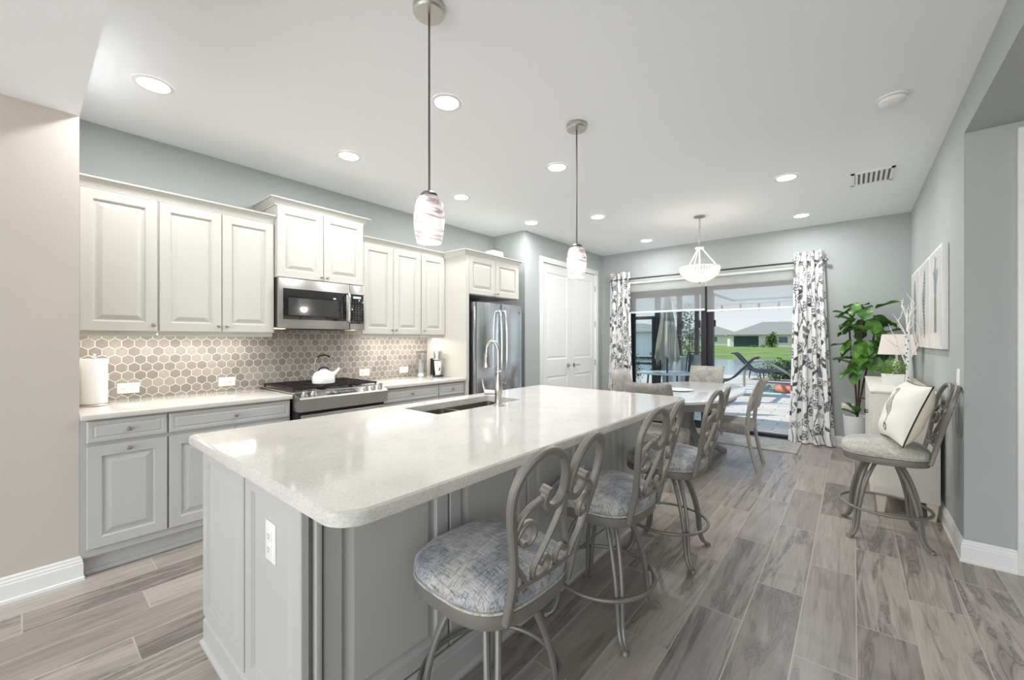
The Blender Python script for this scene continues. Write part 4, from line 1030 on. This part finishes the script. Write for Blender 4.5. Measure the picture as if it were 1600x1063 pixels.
for x0, x1, zb, lab in ((-2.88, -1.675, 1.785, 'white see-through roller shade over the left door panel'), (-1.665, -0.46, 1.765, 'white see-through roller shade over the right door opening')):
    t = thing('roller_shade', lab, 'shade', ((x0+x1)/2, 6.5, 2.28), group='solar roller shades')
    b = B(); b.box(x0+.01, x1-.01, 6.505, 6.5065, zb, 2.26); b.end('shade_cloth', 'solar_shade', t)
    b = B(); b.box(x0+.01, x1-.01, 6.50, 6.514, zb-.018, zb+.012, .004); b.end('hem_bar', 'trim_white', t)
    b = B(); b.cyl((x0, 6.50, 2.275), (x1, 6.50, 2.275), .022, n=16); b.end('roller', 'trim_white', t)

# ---------------------------------------------------------------- dresser and the things on it
ds = thing('dresser', 'long cream dresser on tapered legs along the right wall', 'dresser', (0.3, 5.07, 0))
dx0, dx1, dy0, dy1, dz0, dz1 = 0.125, 0.490, 4.25, 5.90, 0.13, 0.92
b = B(); b.box(dx0, dx1, dy0, dy1, dz0, dz1, .004); b.end('carcass', 'dresser_paint', ds)
b = B(); b.box(dx0-.022, dx1, dy0-.008, dy1+.008, dz1, dz1+.018, .004); b.end('top', 'dresser_paint', ds)
for k_ in range(3):
    y0 = dy0+.012+k_*.546
    b = B(); b.nest((dx0, y0, dz0+.012), DY, DZ, -DX, .534, .77, [(0, .014), (.004, .018)]); dwr = b.end('door', 'dresser_paint', ds)
    b = B(); b.lathe([(.005, 0), (.005, .014), (.012, .018), (.012, .024), (.004, .028)], (dx0-.018, y0+(.47 if k_ % 2 == 0 else .06), .70), 12, Matrix.Rotation(-PI/2, 4, 'Y')); b.end('knob', 'knob_dark', dwr)
for x in (dx0+.045, dx1-.04):
    for y in (dy0+.04, dy1-.05):
        b = B(); q = .033; a = b.ring([(x-q, y-q, dz0), (x+q, y-q, dz0), (x+q, y+q, dz0), (x-q, y+q, dz0)]); q = .02; c = b.ring([(x-q, y-q, 0), (x+q, y-q, 0), (x+q, y+q, 0), (x-q, y+q, 0)]); b.bridge(a, c); b.cap(a); b.cap(c, True); b.end('leg', 'dresser_leg', ds)
DT = dz1+.018
# table lamp
tl = thing('table_lamp', 'table lamp with a rectangular off-white shade on the dresser', 'lamp', (0.33, 5.45, DT))
def frust(b, cx, cy, z0, z1, a0, c0, a1, c1, caps=False):
    r0 = b.ring([(cx+sx*a0, cy+sy*c0, z0) for sx, sy in ((-1, -1), (1, -1), (1, 1), (-1, 1))]); r1 = b.ring([(cx+sx*a1, cy+sy*c1, z1) for sx, sy in ((-1, -1), (1, -1), (1, 1), (-1, 1))]); b.bridge(r0, r1)
    if caps: b.cap(r0, True); b.cap(r1)
b = B(); frust(b, .33, 5.45, 1.19, 1.385, .135, .10, .105, .075); b.end('lamp_shade', 'lamp_shade', tl)
b = B(); b.lathe([(.06, DT), (.06, DT+.012), (.02, DT+.02), (.035, DT+.07), (.04, DT+.12), (.02, DT+.18), (.008, DT+.2), (.008, 1.30)], (.33, 5.45, 0), 20); b.end('base', 'pot_white', tl)
b = B(); b.lathe([(.01, 1.24), (.025, 1.28), (.018, 1.31), (.005, 1.32)], (.33, 5.45, 0), 12); b.end('bulb', 'cup_white', tl)
# herb planter
hp_ = thing('potted_herb', 'bushy green herb in a white rectangular pot on the dresser', 'plant', (0.27, 4.86, DT))
b = B(); frust(b, .27, 4.86, DT, DT+.10, .062, .05, .075, .06, True); b.end('pot', 'pot_white', hp_)
b = B(); rnd = random.Random(4)
def leafquad(b, p, d, L, w, up=Vector((0, 0, 1)), bend=.3):
    d = d.normalized(); s = d.cross(up); s = s.normalized() if s.length > .01 else Vector((1, 0, 0)); nrm = s.cross(d)
    a = b.bm.verts.new(p); m1 = b.bm.verts.new(p+d*L*.5+s*w+nrm*L*.06); m2 = b.bm.verts.new(p+d*L*.5-s*w+nrm*L*.06); c = b.bm.verts.new(p+d*L*.5+nrm*-.01*L); e_ = b.bm.verts.new(p+d*L-up*L*bend)
    b.bm.faces.new((a, m1, c)); b.bm.faces.new((a, c, m2)); b.bm.faces.new((m1, e_, c)); b.bm.faces.new((c, e_, m2))
for i in range(900):
    a = rnd.uniform(0, 2*PI); q = rnd.random()**.5; h = rnd.uniform(.0, 1)
    p = Vector((.265+.092*q*math.cos(a)*(.75+.4*h), 4.86+.07*q*math.sin(a), DT+.09+.135*h*(1-.45*q*q)))
    leafquad(b, p, Vector((math.cos(a)*.6+rnd.uniform(-.5, .5), math.sin(a)*.6+rnd.uniform(-.5, .5), rnd.uniform(.0, .9))), rnd.uniform(.014, .026), .007)
b.end('foliage', 'herb_leaf', hp_, fix=False, ang=80)
# white branch sculpture
br = thing('branch_decoration', 'white birch-like branch decoration standing on the dresser', 'decoration', (0.385, 5.02, DT))
b = B(); b.lathe([(.045, DT), (.045, DT+.006), (.03, DT+.01)], (.385, 5.03, 0), 20)
b.tube(catmull([(.385, 5.03, DT+.01), (.387, 5.03, DT+.15), (.380, 5.04, DT+.32), (.385, 5.05, DT+.5)], 5), [.026, .026, .025, .025, .024, .023, .022, .021, .020, .019, .018, .016, .014, .012, .010, .008], 10)
b.end('trunk', 'branch_white', br)
rnd = random.Random(11); b = B()
def twig(p, d, L, r, depth):
    pts = [p]; q = p
    for i in range(4):
        d = (d+Vector((rnd.uniform(-.25, .25), rnd.uniform(-.25, .25), rnd.uniform(-.05, .25)))).normalized(); q = q+d*L/4; pts.append(q)
        if depth and i in (1, 2, 3): twig(q, (d+Vector((rnd.uniform(-1, .9), rnd.uniform(-.8, .8), .1))).normalized(), L*.5, r*.6, depth-1)
    pts = [Vector((min(p_.x, .49), p_.y, p_.z)) for p_ in pts]
    b.tube(pts, [r, r*.85, r*.7, r*.5, r*.25], 6)
for z, dx, dy in ((.12, -.35, .1), (.2, .12, -.2), (.28, -.25, -.3), (.34, .1, .3), (.42, -.05, .1), (.48, .0, -.05), (.48, -.2, .2)):
    twig(Vector((.383, 5.04, DT+z)), Vector((dx, dy, 1)), .30 if z < .4 else .24, .007, 1)
b.end('twigs', 'branch_white', br, ang=80)
b = B()
for i in range(12): z = DT+.06+i*.036; a = -2.2+rnd.uniform(-.7, .7); b.lathe([(.006, 0), (.005, .0035)], (.385+.024*math.cos(a), 5.03+.024*math.sin(a), z), 8, Vector((math.cos(a), math.sin(a), 0)).to_track_quat('Z', 'Y').to_matrix().to_4x4())
b.end('bark_marks', 'knob_dark', br)
# fiddle leaf fig
fg = thing('fiddle_leaf_fig', 'tall fiddle leaf fig in a white pot between curtain and dresser', 'plant', (0.03, 6.16, 0))
b = B(); b.lathe([(.085, 0.0), (.10, .02), (.125, .44), (.13, .46), (.12, .46), (.115, .42)], (.04, 6.16, 0), 28); b.end('pot', 'pot_white', fg)
b = B(); b.lathe([(.116, .425), (.05, .43)], (.04, 6.16, 0), 20); b.end('soil', 'ground_soil', fg)
b = B(); rnd = random.Random(5); stems = []
for dx, dy, h in ((.02, .0, 1.70), (-.06, .05, 1.5), (.10, -.04, 1.55)):
    P = catmull([(.04, 6.16, .42), (.05+dx*.4, 6.16+dy*.4, .8), (.05+dx, 6.16+dy, 1.15), (.06+dx*1.5, 6.16+dy, h)], 6); stems.append(P); b.tube(P, .009, 8)
b.end('stem', 'stem_brown', fg)
b = B()
def figleaf(p, az, pitch, L, W_):
    R_ = Matrix.Rotation(az, 4, 'Z') @ Matrix.Rotation(-pitch, 4, 'Y')
    def f(u, v):
        s = 2*u-1; w = W_*(math.sin(PI*min(1, v**.75*1.0))**.6)*(0.55+.5*v) if 0 < v < 1 else 0.002
        p_ = Vector((L*v, s*w*.5, .03*abs(s)*w/W_+.012*math.sin(v*9)*abs(s)-.35*L*v*v*.6))
        return p+(R_ @ p_)
    b.grid(6, 9, f)
bounds = lambda p_: p_
for i in range(64):
    z = .98+.78*rnd.random()**.9; rad = .05+.06*math.sin(PI*min(1, (z-.9)/.95)); az = i*2.399+rnd.uniform(-.3, .3)
    figleaf(Vector((.09+rad*math.cos(az)+.06*(z-1.2), 6.14+rad*.8*math.sin(az), z)), az, rnd.choice((.5, .1, -.4, -.8, -1.0)), rnd.uniform(.17, .23), rnd.uniform(.15, .20))
figleaf(Vector((.04, 6.14, .46)), 3.6, .6, .17, .12); figleaf(Vector((.04, 6.14, .48)), 4.6, .9, .15, .11); figleaf(Vector((.04, 6.14, .48)), 2.9, 1.0, .16, .11)
bmesh.ops.recalc_face_normals(b.bm, faces=b.bm.faces)
for v in b.bm.verts:
    if v.co.y > 6.50: v.co.y = 6.50-(v.co.y-6.50)*.2
    if v.co.z < .95 and v.co.z > .6 and v.co.y < 5.93: pass
b.end('foliage', 'fig_leaf', fg, fix=False, ang=80)

# pictures on the right wall
def art(y0, y1, z0, z1, label, kind):
    t = thing('canvas_picture', label, 'picture', (0.5, (y0+y1)/2, (z0+z1)/2), group='trio of sea pictures')
    b = B(); b.box(.478, .513, y0, y1, z0, z1, .002); b.end('frame', 'trim_white', t)
    b = B(); w, h = y1-y0, z1-z0; N_ = 70; M_ = 110
    b.grid(N_, M_, lambda u, v: Vector((.477, y0+.022+(w-.044)*u, z0+.022+(h-.044)*v))); o = b.end('print', 'painted_art', t, fix=False)
    def colr(co):
        u = (co[:, 1]-y0)/w; v = (co[:, 2]-z0)/h; u = 1-u
        c = np.tile(np.array(lin((232, 228, 222))[:3]), (len(u), 1)); dk = np.array(lin((70, 84, 92))[:3]); lt = np.array(lin((150, 162, 170))[:3])
        c = c*(.94+.06*np.sin(v*3+u*2))[:, None]
        if kind == 0:   # feather-like blade
            wd = .17*np.sqrt(np.clip(1-((v-.5)/.38)**2, 0, 1)); m = np.abs(u-.5-.04*np.sin(v*5)) < wd; c[m] = lt; c[m & (np.abs(np.sin((v+np.abs(u-.5))*60)) < .35)] = dk; c[(np.abs(u-.5-.04*np.sin(v*5)) < .012) & (np.abs(v-.5) < .4)] = dk
        elif kind == 1:
            x = .5+.05*np.sin(v*9); wd = .05+.11*np.exp(-((v-.6)/.18)**2); m = (np.abs(u-x) < wd) & (v > .12) & (v < .88); c[m] = lt; c[m & (np.abs(np.sin(v*75)) < .45)] = dk; c[(np.abs(u-x) < .014) & (v > .1) & (v < .92)] = dk
        else:           # branching coral
            m = (np.abs(u-.5) < .10) & (v > .16) & (v < .52)
            for k_, (s, a) in enumerate(((.25, .18), (-.28, .2), (.5, .1), (-.5, .12), (.1, .3), (-.12, .34))):
                vv = v-.42-.02*k_; m |= (np.abs(u-.5-s*vv*1.1-.02*np.sin(v*25+k_)) < .035) & (vv > 0) & (vv < .44-abs(s)*.25)
            c[m] = dk; m2 = m & (np.sin(u*90+v*60) > .2); c[m2] = lt
        return c
    paint(o, colr)
art(4.115, 4.66, 1.265, 2.01, 'framed print of a branching sea plant, nearest of the three pictures', 2)
art(4.70, 5.33, 1.265, 2.01, 'framed print of a slender shell, middle of the three pictures', 1)
art(5.37, 6.00, 1.265, 2.01, 'framed print of a pale feather shape, farthest of the three pictures', 0)

# ceiling vent and smoke detector
vt = thing('ceiling_vent', 'white slatted air vent in the ceiling', 'vent', (0.15, 4.9, 2.8))
b = B(); x0, x1, y0, y1 = -.01, .28, 4.71, 5.08
for a, c, d, e_ in ((x0, x1, y0, y0+.025), (x0, x1, y1-.025, y1), (x0, x0+.025, y0, y1), (x1-.025, x1, y0, y1)): b.box(a, c, d, e_, 2.79, 2.7995)
b.end('frame', 'smoke_white', vt)
b = B(); b.box(x0+.025, x1-.025, y0+.025, y1-.025, 2.7975, 2.7995); b.end('backing', 'vent_dark', vt)
for i in range(8):
    xx = x0+.038+i*.0335; b = B(); b.box(-.010, .010, y0+.025, y1-.025, -.001, .001, mtx=Matrix.Translation((xx, 0, 2.792)) @ Matrix.Rotation(.6, 4, 'Y')); b.end('slat', 'smoke_white', vt)
sm = thing('smoke_detector', 'round white smoke detector on the ceiling', 'smoke detector', (0.185, 3.38, 2.8))
b = B(); b.lathe([(.075, 2.7995), (.075, 2.79), (.068, 2.788)], (.185, 3.38, 0), 32); b.end('mount', 'smoke_white', sm)
b = B(); b.lathe([(.06, 2.788), (.066, 2.784), (.062, 2.768), (.045, 2.758), (.02, 2.756)], (.185, 3.38, 0), 32); b.end('cover', 'smoke_white', sm)

# ---------------------------------------------------------------- outside: patio, pool, lake, houses
b = B(); b.box(-14, 8, 6.68, 12.25, -0.12, -0.01)
struct(b.end('patio_paving', 'pavers'), 'pale paver patio outside the sliding door', 'paving')
b = B(); b.box(-14, -1.95, 12.25, 17.5, -0.12, -0.01); b.box(-1.95, 4, 14.6, 17.5, -0.12, -0.01); b.box(4, 8, 12.25, 17.5, -0.12, -0.01)
struct(b.end('pool_deck', 'coping'), 'cream deck around the pool', 'paving')
b = B(); b.box(-1.95, 4, 12.25, 14.6, -0.6, -0.10)
struct(b.end('pool_water', 'pool_water'), 'turquoise pool water', 'pool')
def terrain(name, pts, z, mat, label, cat, dz=.05):
    b = B(); b.prism(pts, dz, z-dz); struct(b.end(name, mat), label, cat)
terrain('bank_ground', [(-60, 17.5), (60, 17.5), (60, 21), (-60, 21)], -1.1, 'lawn', 'grassy bank behind the pool', 'ground')
terrain('lake_water', [(-160, 21), (160, 21), (160, 120), (-160, 58)], -1.3, 'lake_water', 'calm lake behind the patio', 'water')
b = B(); q = [b.bm.verts.new(v) for v in ((-160, 17.3, -1.35), (160, 108, -1.35), (160, 142, -.2), (-160, 50, -.2), (160, 420, .3), (-160, 420, .3))]
b.bm.faces.new((q[0], q[1], q[2], q[3])); b.bm.faces.new((q[3], q[2], q[4], q[5]))
struct(b.end('lawn_ground', 'lawn', fix=True), 'bright green lawn across the lake', 'lawn')
terrain('side_ground', [(-60, 6.7), (-14, 6.7), (-14, 17.5), (-60, 17.5)], -0.1, 'lawn', 'lawn beside the patio', 'lawn')

def house(name, label, c, rot, w, d, hw, hr, zb, porch=True, wins=((0.15, 1.6),)):
    t = thing(name, label, 'house', c, rot)
    b = B(); b.box(-w/2, w/2, -d/2, d/2, zb, hw); b.end('walls', 'stucco', t, local=True)
    b = B(); o_ = .6; e0 = [Vector((-w/2-o_, -d/2-o_, hw)), Vector((w/2+o_, -d/2-o_, hw)), Vector((w/2+o_, d/2+o_, hw)), Vector((-w/2-o_, d/2+o_, hw))]
    base_ = b.ring(e0); low = b.ring([v-Vector((0, 0, .2)) for v in e0]); k_ = min(w, d)/2
    r0 = b.bm.verts.new((-w/2+k_ if w > d else 0, 0 if w > d else -d/2+k_, hw+hr)); r1 = b.bm.verts.new((w/2-k_ if w > d else 0, 0 if w > d else d/2-k_, hw+hr))
    b.bridge(low, base_); b.cap(low, True)
    if w > d:
        b.bm.faces.new((base_[0], base_[1], r1, r0)); b.bm.faces.new((base_[1], base_[2], r1)); b.bm.faces.new((base_[2], base_[3], r0, r1)); b.bm.faces.new((base_[3], base_[0], r0))
    b.end('roof', 'roof_tile', t, local=True, ang=10)
    if porch:
        b = B(); b.box(-w/2+.8, -w/2+5.6, -d/2-.05, -d/2+.3, zb+.2, hw-.35); b.end('screened_porch', 'far_screen', t, local=True)
    for x, ww in wins:
        for s in (-1, 1):
            b = B(); b.box(x+s*ww*.3-ww*.24, x+s*ww*.3+ww*.24, -d/2-.05, -d/2+.1, zb+1.2, hw-.55); b.end('window', 'far_window', t, local=True)
    return t
house('bungalow', 'pale bungalow with grey tiled roof across the lake', (-13.6, 112, 0), math.radians(14), 19.5, 14, 2.55, 3.0, -.45, wins=((-.6, 3.4), (7.0, 1.4)))
house('bungalow', 'partly hidden bungalow left of the larger one across the lake', (-31, 128, 0), math.radians(14), 14, 12, 2.7, 2.6, -.3, porch=False)
house('neighbour_house', 'long pale house behind the hedge at far left', (-27, 58, 0), math.radians(24), 16, 9, 2.5, 1.3, -1.0, porch=True)
house('bungalow', 'house at the far right edge across the lake, behind the curtain', (6, 122, 0), math.radians(14), 16, 13, 2.7, 3.0, -.3, porch=False)

def clump(b, c, rad, n, L, rnd, flat=1.0):
    for i in range(n):
        v = Vector((rnd.gauss(0, 1), rnd.gauss(0, 1), rnd.gauss(0, 1))).normalized()*rnd.random()**.35
        p = Vector(c)+Vector((v.x*rad[0], v.y*rad[1], v.z*rad[2])); leafquad(b, p, (v+Vector((rnd.uniform(-.6, .6), rnd.uniform(-.6, .6), rnd.uniform(-.2, .8)))), rnd.uniform(.6, 1.2)*L, L*.3)
def shrub(name, label, c, rad, n, L, mat, seed, cat='shrub', group=None, trunk=0.0):
    t = thing(name, label, cat, (c[0], c[1], c[2]-rad[2]-trunk), group=group); rnd = random.Random(seed)
    b = B()
    for k_ in range(7):
        o_ = Vector((rnd.uniform(-.5, .5)*rad[0], rnd.uniform(-.5, .5)*rad[1], rnd.uniform(-.4, .4)*rad[2])); clump(b, Vector(c)+o_, [r_*.62 for r_ in rad], n//7, L, rnd)
    b.end('foliage', mat, t, fix=False, ang=80)
    b = B(); b.tube([(c[0], c[1], c[2]-rad[2]-trunk), (c[0], c[1], c[2]+rad[2]*.3)], [max(.02, rad[0]*.06), .01], 7); b.end('trunk', 'stem_brown', t)
    return t
for i, x in enumerate((-6.4, -5.25, -4.1)):
    shrub('hedge_shrub', ('green hedge shrub seen through the left edge of the door glass', 'green hedge shrub behind the screen door frame', 'green hedge shrub behind the low grey panel')[i], (x, 11.6+.15*i, .55), (.5, .5, .62), 1500, .09, 'hedge_leaf', 20+i, group='hedge beside the patio')
shrub('shrub', 'low dark shrub by the lake, behind the handrail', (-1.85, 16.9, .28), (.85, .5, .38), 1200, .12, 'hedge_leaf', 31)
shrub('shrub', 'second low shrub by the lake, partly behind the right curtain', (.1, 17.3, .22), (.7, .5, .35), 900, .12, 'hedge_leaf', 32)
shrub('tree', 'slender loose tree behind the closed umbrella', (-5.5, 18.8, 1.5), (.75, .7, 1.7), 1500, .13, 'tree_leaf', 33, 'tree', trunk=.3)
shrub('tree', 'small dark tree in front of the bungalow across the lake', (-12.9, 99, 1.3), (1.2, 1.2, 1.5), 700, .5, 'hedge_leaf', 34, 'tree')
for k_, (x, y) in enumerate(((-16.5, 101.2), (-14.6, 101.7), (-13.0, 102.2), (-9.0, 103.4))):
    shrub('foundation_shrub', 'low foundation shrub along the bungalow wall', (x, y, -.1), (.8, .6, .4), 160, .3, 'hedge_leaf', 40+k_, group='foundation shrubs of the bungalow')

# screen enclosure: posts, screen door, beams
POSTS = [(-3.30, 9.0), (-3.30, 10.48), (-3.30, 11.95), (-3.30, 13.56)]
for i, (x, y) in enumerate(POSTS):
    t = thing('enclosure_post', ('bronze screen enclosure post left of the umbrella', 'bronze enclosure post just right of the umbrella', 'bronze enclosure post left of the door mullion', 'bronze enclosure post right of the door mullion')[i], 'post', (x, y, 0), group='screen enclosure posts')
    b = B(); b.box(x-.05, x+.05, y-.05, y+.05, -.01, 2.75); b.end('upright', 'bronze', t)
    b = B(); zz = (1.64, 1.70, 1.76, 1.84)[i]; b.box(x+.051, x+.10, y-.05, y+.02, zz-.10, zz+.10, .01); b.end('sconce', 'black_plastic', t)
t = thing('screen_enclosure_roof', 'pale beams of the screen enclosure roof', 'enclosure', (-1, 11, 2.75))
b = B()
for x0, y0, x1, y1, z0, z1 in ((-3.3, 9, -3.3, 16.5, 2.75, 2.75), (-3.3, 9.0, 3.5, 9.0, 2.75, 3.9), (-3.3, 12, 3.5, 12, 2.75, 3.9), (-3.3, 16.4, 4, 16.4, 2.75, 2.75), (-3.3, 12, 0.2, 16.4, 2.75, 3.2), (0.2, 9, 0.2, 16.4, 3.35, 2.75)):
    b.tube([(x0, y0, z0), (x1, y1, z1)], .045, 4, sq=True)
b.end('beams', 'panel_grey', t)
b = B(); b.box(.15, .25, 16.35, 16.45, 0, 2.8); b.box(3.45, 3.55, 8.95, 9.05, -.01, 3.9); b.box(3.95, 4.05, 16.35, 16.45, 0, 2.75)
t2 = b.end('far_post', 'bronze', t)
sdr = thing('screen_door', 'bronze framed screen door with a pull handle at the left', 'door', (-3.5, 8.98, 0))
b = B()
for x0, x1, z0, z1 in ((-3.86, -3.80, 0, 1.86), (-3.42, -3.36, 0, 1.86), (-3.80, -3.42, 1.79, 1.86), (-3.80, -3.42, 0, .12), (-3.80, -3.42, .78, .83)): b.box(x0, x1, 8.96, 9.0, z0, z1)
b.end('door_frame', 'bronze', sdr)
b = B(); b.tube(catmull([(-3.80, 8.95, .65), (-3.80, 8.90, .66), (-3.80, 8.90, .86), (-3.80, 8.95, .87)], 4), .008, 6); b.end('handle', 'bronze', sdr)
b = B(); b.box(-3.24, -2.84, 9.10, 9.5, -.01, .94, .01); b.box(-3.26, -2.82, 9.08, 9.52, .94, .97, .004)
tag(b.end('storage_cabinet', 'panel_grey'), 'grey outdoor cabinet behind the umbrella', 'cabinet')

# patio table with closed umbrella, chair, loungers
pt_ = thing('patio_table', 'round glass patio table holding the closed umbrella', 'table', (-2.55, 7.6, 0))
tx, ty = -2.62, 7.62
b = B(); b.lathe([(.50, .715), (.51, .72), (.51, .728), (.50, .732)], (tx, ty, 0), 40); b.end('tabletop', 'patio_table_top', pt_)
for k_ in range(4):
    a = PI/4+k_*PI/2; b = B(); b.tube([(tx+.42*math.cos(a), ty+.42*math.sin(a), 0), (tx+.36*math.cos(a), ty+.36*math.sin(a), .715)], .016, 8); b.end('leg', 'patio_frame', pt_)
um = thing('patio_umbrella', 'closed beige patio umbrella standing through the patio table', 'umbrella', (tx, ty, 0))
b = B(); b.cyl((tx, ty, -.008), (tx, ty, 2.25), .017, n=10); b.end('pole', 'patio_frame', um)
b = B(); prof = [(.205, .98), (.20, 1.02), (.18, 1.25), (.145, 1.5), (.10, 1.8), (.05, 2.08), (.02, 2.2)]
def uf(u, v):
    i = v*(len(prof)-1); k_ = min(int(i), len(prof)-2); q = i-k_; r_ = prof[k_][0]*(1-q)+prof[k_+1][0]*q; z = prof[k_][1]*(1-q)+prof[k_+1][1]*q
    a = 2*PI*u; w = 1+.20*math.sin(a*9)*(1-v*.4); return Vector((tx+r_*.92*w*math.cos(a), ty+r_*.92*w*math.sin(a), z+.05*math.sin(a*9+1)*(1-v)**3))
b.grid(108, 30, uf, closed_u=True); b.end('canopy', 'umbrella_cloth', um, ang=80)
b = B()
for k_ in range(18): a = 2*PI*k_/18; p = Vector((tx+.185*math.cos(a), ty+.185*math.sin(a), .97)); b.tube([p+Vector((0, 0, .08)), p+Vector((0, 0, -.06-.03*(k_ % 3)))], [.012, .003], 5)
b.end('fringe', 'umbrella_cloth', um)
b = B(); b.lathe([(.22, -.0095), (.22, .03), (.05, .06), (.03, .14)], (tx, ty, 0), 24); b.end('base', 'patio_frame', um)

def frame_tube(b, pts, r=.014): b.tube(catmull(pts, 6), r, 8)
sc = thing('patio_chair', 'high-backed sling patio chair beside the patio table', 'chair', (-2.5, 9.1, 0))
b = B()
def S(x, y, z): return (-2.5+x, 9.1+y, z)
frame_tube(b, [S(-.27, -.25, 0), S(-.27, -.2, .4), S(-.26, .02, .44), S(-.255, .2, 1.02), S(-.2, .25, 1.06), S(.2, .25, 1.06), S(.255, .2, 1.02), S(.26, .02, .44), S(.27, -.2, .4), S(.27, -.25, 0)])
frame_tube(b, [S(-.27, .3, 0), S(-.27, .05, .42)]); frame_tube(b, [S(.27, .3, 0), S(.27, .05, .42)])
b.end('frame', 'patio_frame', sc)
b = B(); b.grid(4, 14, lambda u, v: Vector(S((2*u-1)*.245, -.24+.30*min(1, v*2)+(.19*(v-.5)*2 if v > .5 else 0), .42+(.60*(v-.5)*2 if v > .5 else 0)))); b.grid(4, 14, lambda u, v: Vector(S((2*u-1)*.245, -.236+.30*min(1, v*2)+(.19*(v-.5)*2 if v > .5 else 0), .41+(.60*(v-.5)*2 if v > .5 else 0)))); b.end('sling', 'sling', sc)
def lounger(label, loc, rot):
    t = thing('sun_lounger', label, 'lounger', loc, rot, 'dark sling loungers')
    b = B()
    for s in (-.3, .3): frame_tube(b, [(-.95, s, .33), (-.2, s, .34), (.25, s, .35), (.55, s, .62), (.78, s, .88), (.88, s, .90)], .02)
    b.cyl((-.95, -.3, .33), (-.95, .3, .33), .02, n=8); b.cyl((.88, -.3, .90), (.88, .3, .90), .02, n=8); b.end('frame', 'patio_frame', t, local=True)
    for x in (-.8, .1):
        for s in (-.29, .29): b = B(); b.tube([(x, s, .34), (x-.05, s, 0)], .017, 8); b.end('leg', 'patio_frame', t, local=True)
    b = B()
    P = catmull([(-.93, 0, .33), (-.2, 0, .335), (.25, 0, .345), (.55, 0, .615), (.78, 0, .875), (.87, 0, .895)], 5); n_ = len(P)-1
    for dz in (0, -.012): b.grid(3, n_, lambda u, v: P[round(v*n_)]+Vector((0, (2*u-1)*.28, dz)))
    b.end('sling', 'sling', t, local=True)
    return t
l0 = lounger('dark sling lounger with raised back just right of the mullion', (-2.6, 11.2, 0), math.radians(4))
dup(l0, (-1.95, 15.9, 0), math.radians(-5), 'dark sling lounger farther back by the lake')
dup(l0, (-2.1, 14.9, 0), math.radians(180), 'dark sling lounger behind the curved handrail')

hr = thing('pool_handrail', 'tan curved handrail at the pool steps', 'handrail', (-1.9, 13.2, 0))
for dx in (0,):
    b = B(); frame_tube(b, [(-2.40, 13.35, -.012), (-2.40, 13.35, .45), (-2.34, 13.36, .62), (-2.15, 13.38, .72), (-1.85, 13.40, .70), (-1.35, 13.44, .40), (-1.12, 13.46, .15), (-1.15, 13.46, .02), (-1.40, 13.46, -.04), (-1.8, 13.44, -.04)], .035); b.end('rail', 'rail_tan', hr)
fl = thing('pool_float', 'orange inflatable float at the pool edge', 'float', (-1.3, 13.0, -.1))
b = B(); b.tube([(-1.25+.26*math.cos(2*PI*q/24), 13.05+.26*math.sin(2*PI*q/24), .02) for q in range(24)], .11, 12, closed=True); b.end('ring', 'float_orange', fl)
sl = thing('string_light', 'string of small hanging bulbs above the patio', 'string light', (-1.3, 9.0, 2.1))
b = B(); b.tube([(x_, 9.0, z_) for x_, z_ in ((-3.25, 2.3), (-2.7, 2.08), (-2.01, 2.03), (-1.68, 2.04), (-1.367, 2.03), (-1.05, 2.04), (0, 2.12), (2.2, 2.5), (3.5, 3.9))], .004, 5); b.end('wire', 'black_plastic', sl)
for x in (-2.01, -1.68, -1.367, -1.05):
    b = B(); b.lathe([(.012, 2.03), (.016, 2.0), (.018, 1.965), (.013, 1.96)], (x, 9.0, 0), 10); k2 = b.end('socket', 'black_plastic', sl)
    b = B(); b.lathe([(.013, 1.96), (.025, 1.93), (.02, 1.905), (.006, 1.895)], (x, 9.0, 0), 10); b.end('bulb', 'clear_glass', k2)

# ---------------------------------------------------------------- recessed lights
cans = [((-3.09, 0.494, 2.8), 'recessed light nearest the beige wall end'), ((-3.09, 1.68, 2.8), 'recessed light above the stove'), ((-3.09, 2.90, 2.8), 'recessed light above the right-hand worktop'),
        ((-3.09, 4.10, 2.8), 'recessed light in front of the pantry wall corner'), ((-1.93, 1.69, 2.8), 'recessed light just right of the near pendant rod'), ((-1.93, 2.92, 2.8), 'recessed light just left of the far pendant rod'),
        ((-2.34, 4.41, 2.8), 'recessed light just right of the far pendant rod'), ((-2.34, 5.92, 2.8), 'recessed light in the far left of the dining area'),
        ((-0.46, 4.43, 2.8), 'recessed light at right, nearer than the one before the right curtain'), ((-0.465, 5.90, 2.8), 'recessed light closest to the right curtain')]
for (x, y, z), lab in cans:
    t = thing('recessed_light', 'round white '+lab, 'ceiling light', (x, y, z), group='recessed ceiling lights')
    b = B(); b.lathe([(0.095, -0.0005), (0.095, -0.004), (0.075, -0.007), (0.072, -0.004)], (0, 0, 0), 32, caps=False); b.end('trim_ring', 'trim_white', t, local=True)
    b = B(); b.lathe([(0.074, -0.0005), (0.074, -0.0045)], (0, 0, 0), 32); b.end('lens', 'lamp_lens', t, local=True)
    lamp('downlight', 'AREA', (0, 0, -0.012), 6.8 if y < 4.2 else 7.8, (0.985, 0.985, 1.0), t, shape='DISK', size=0.13)
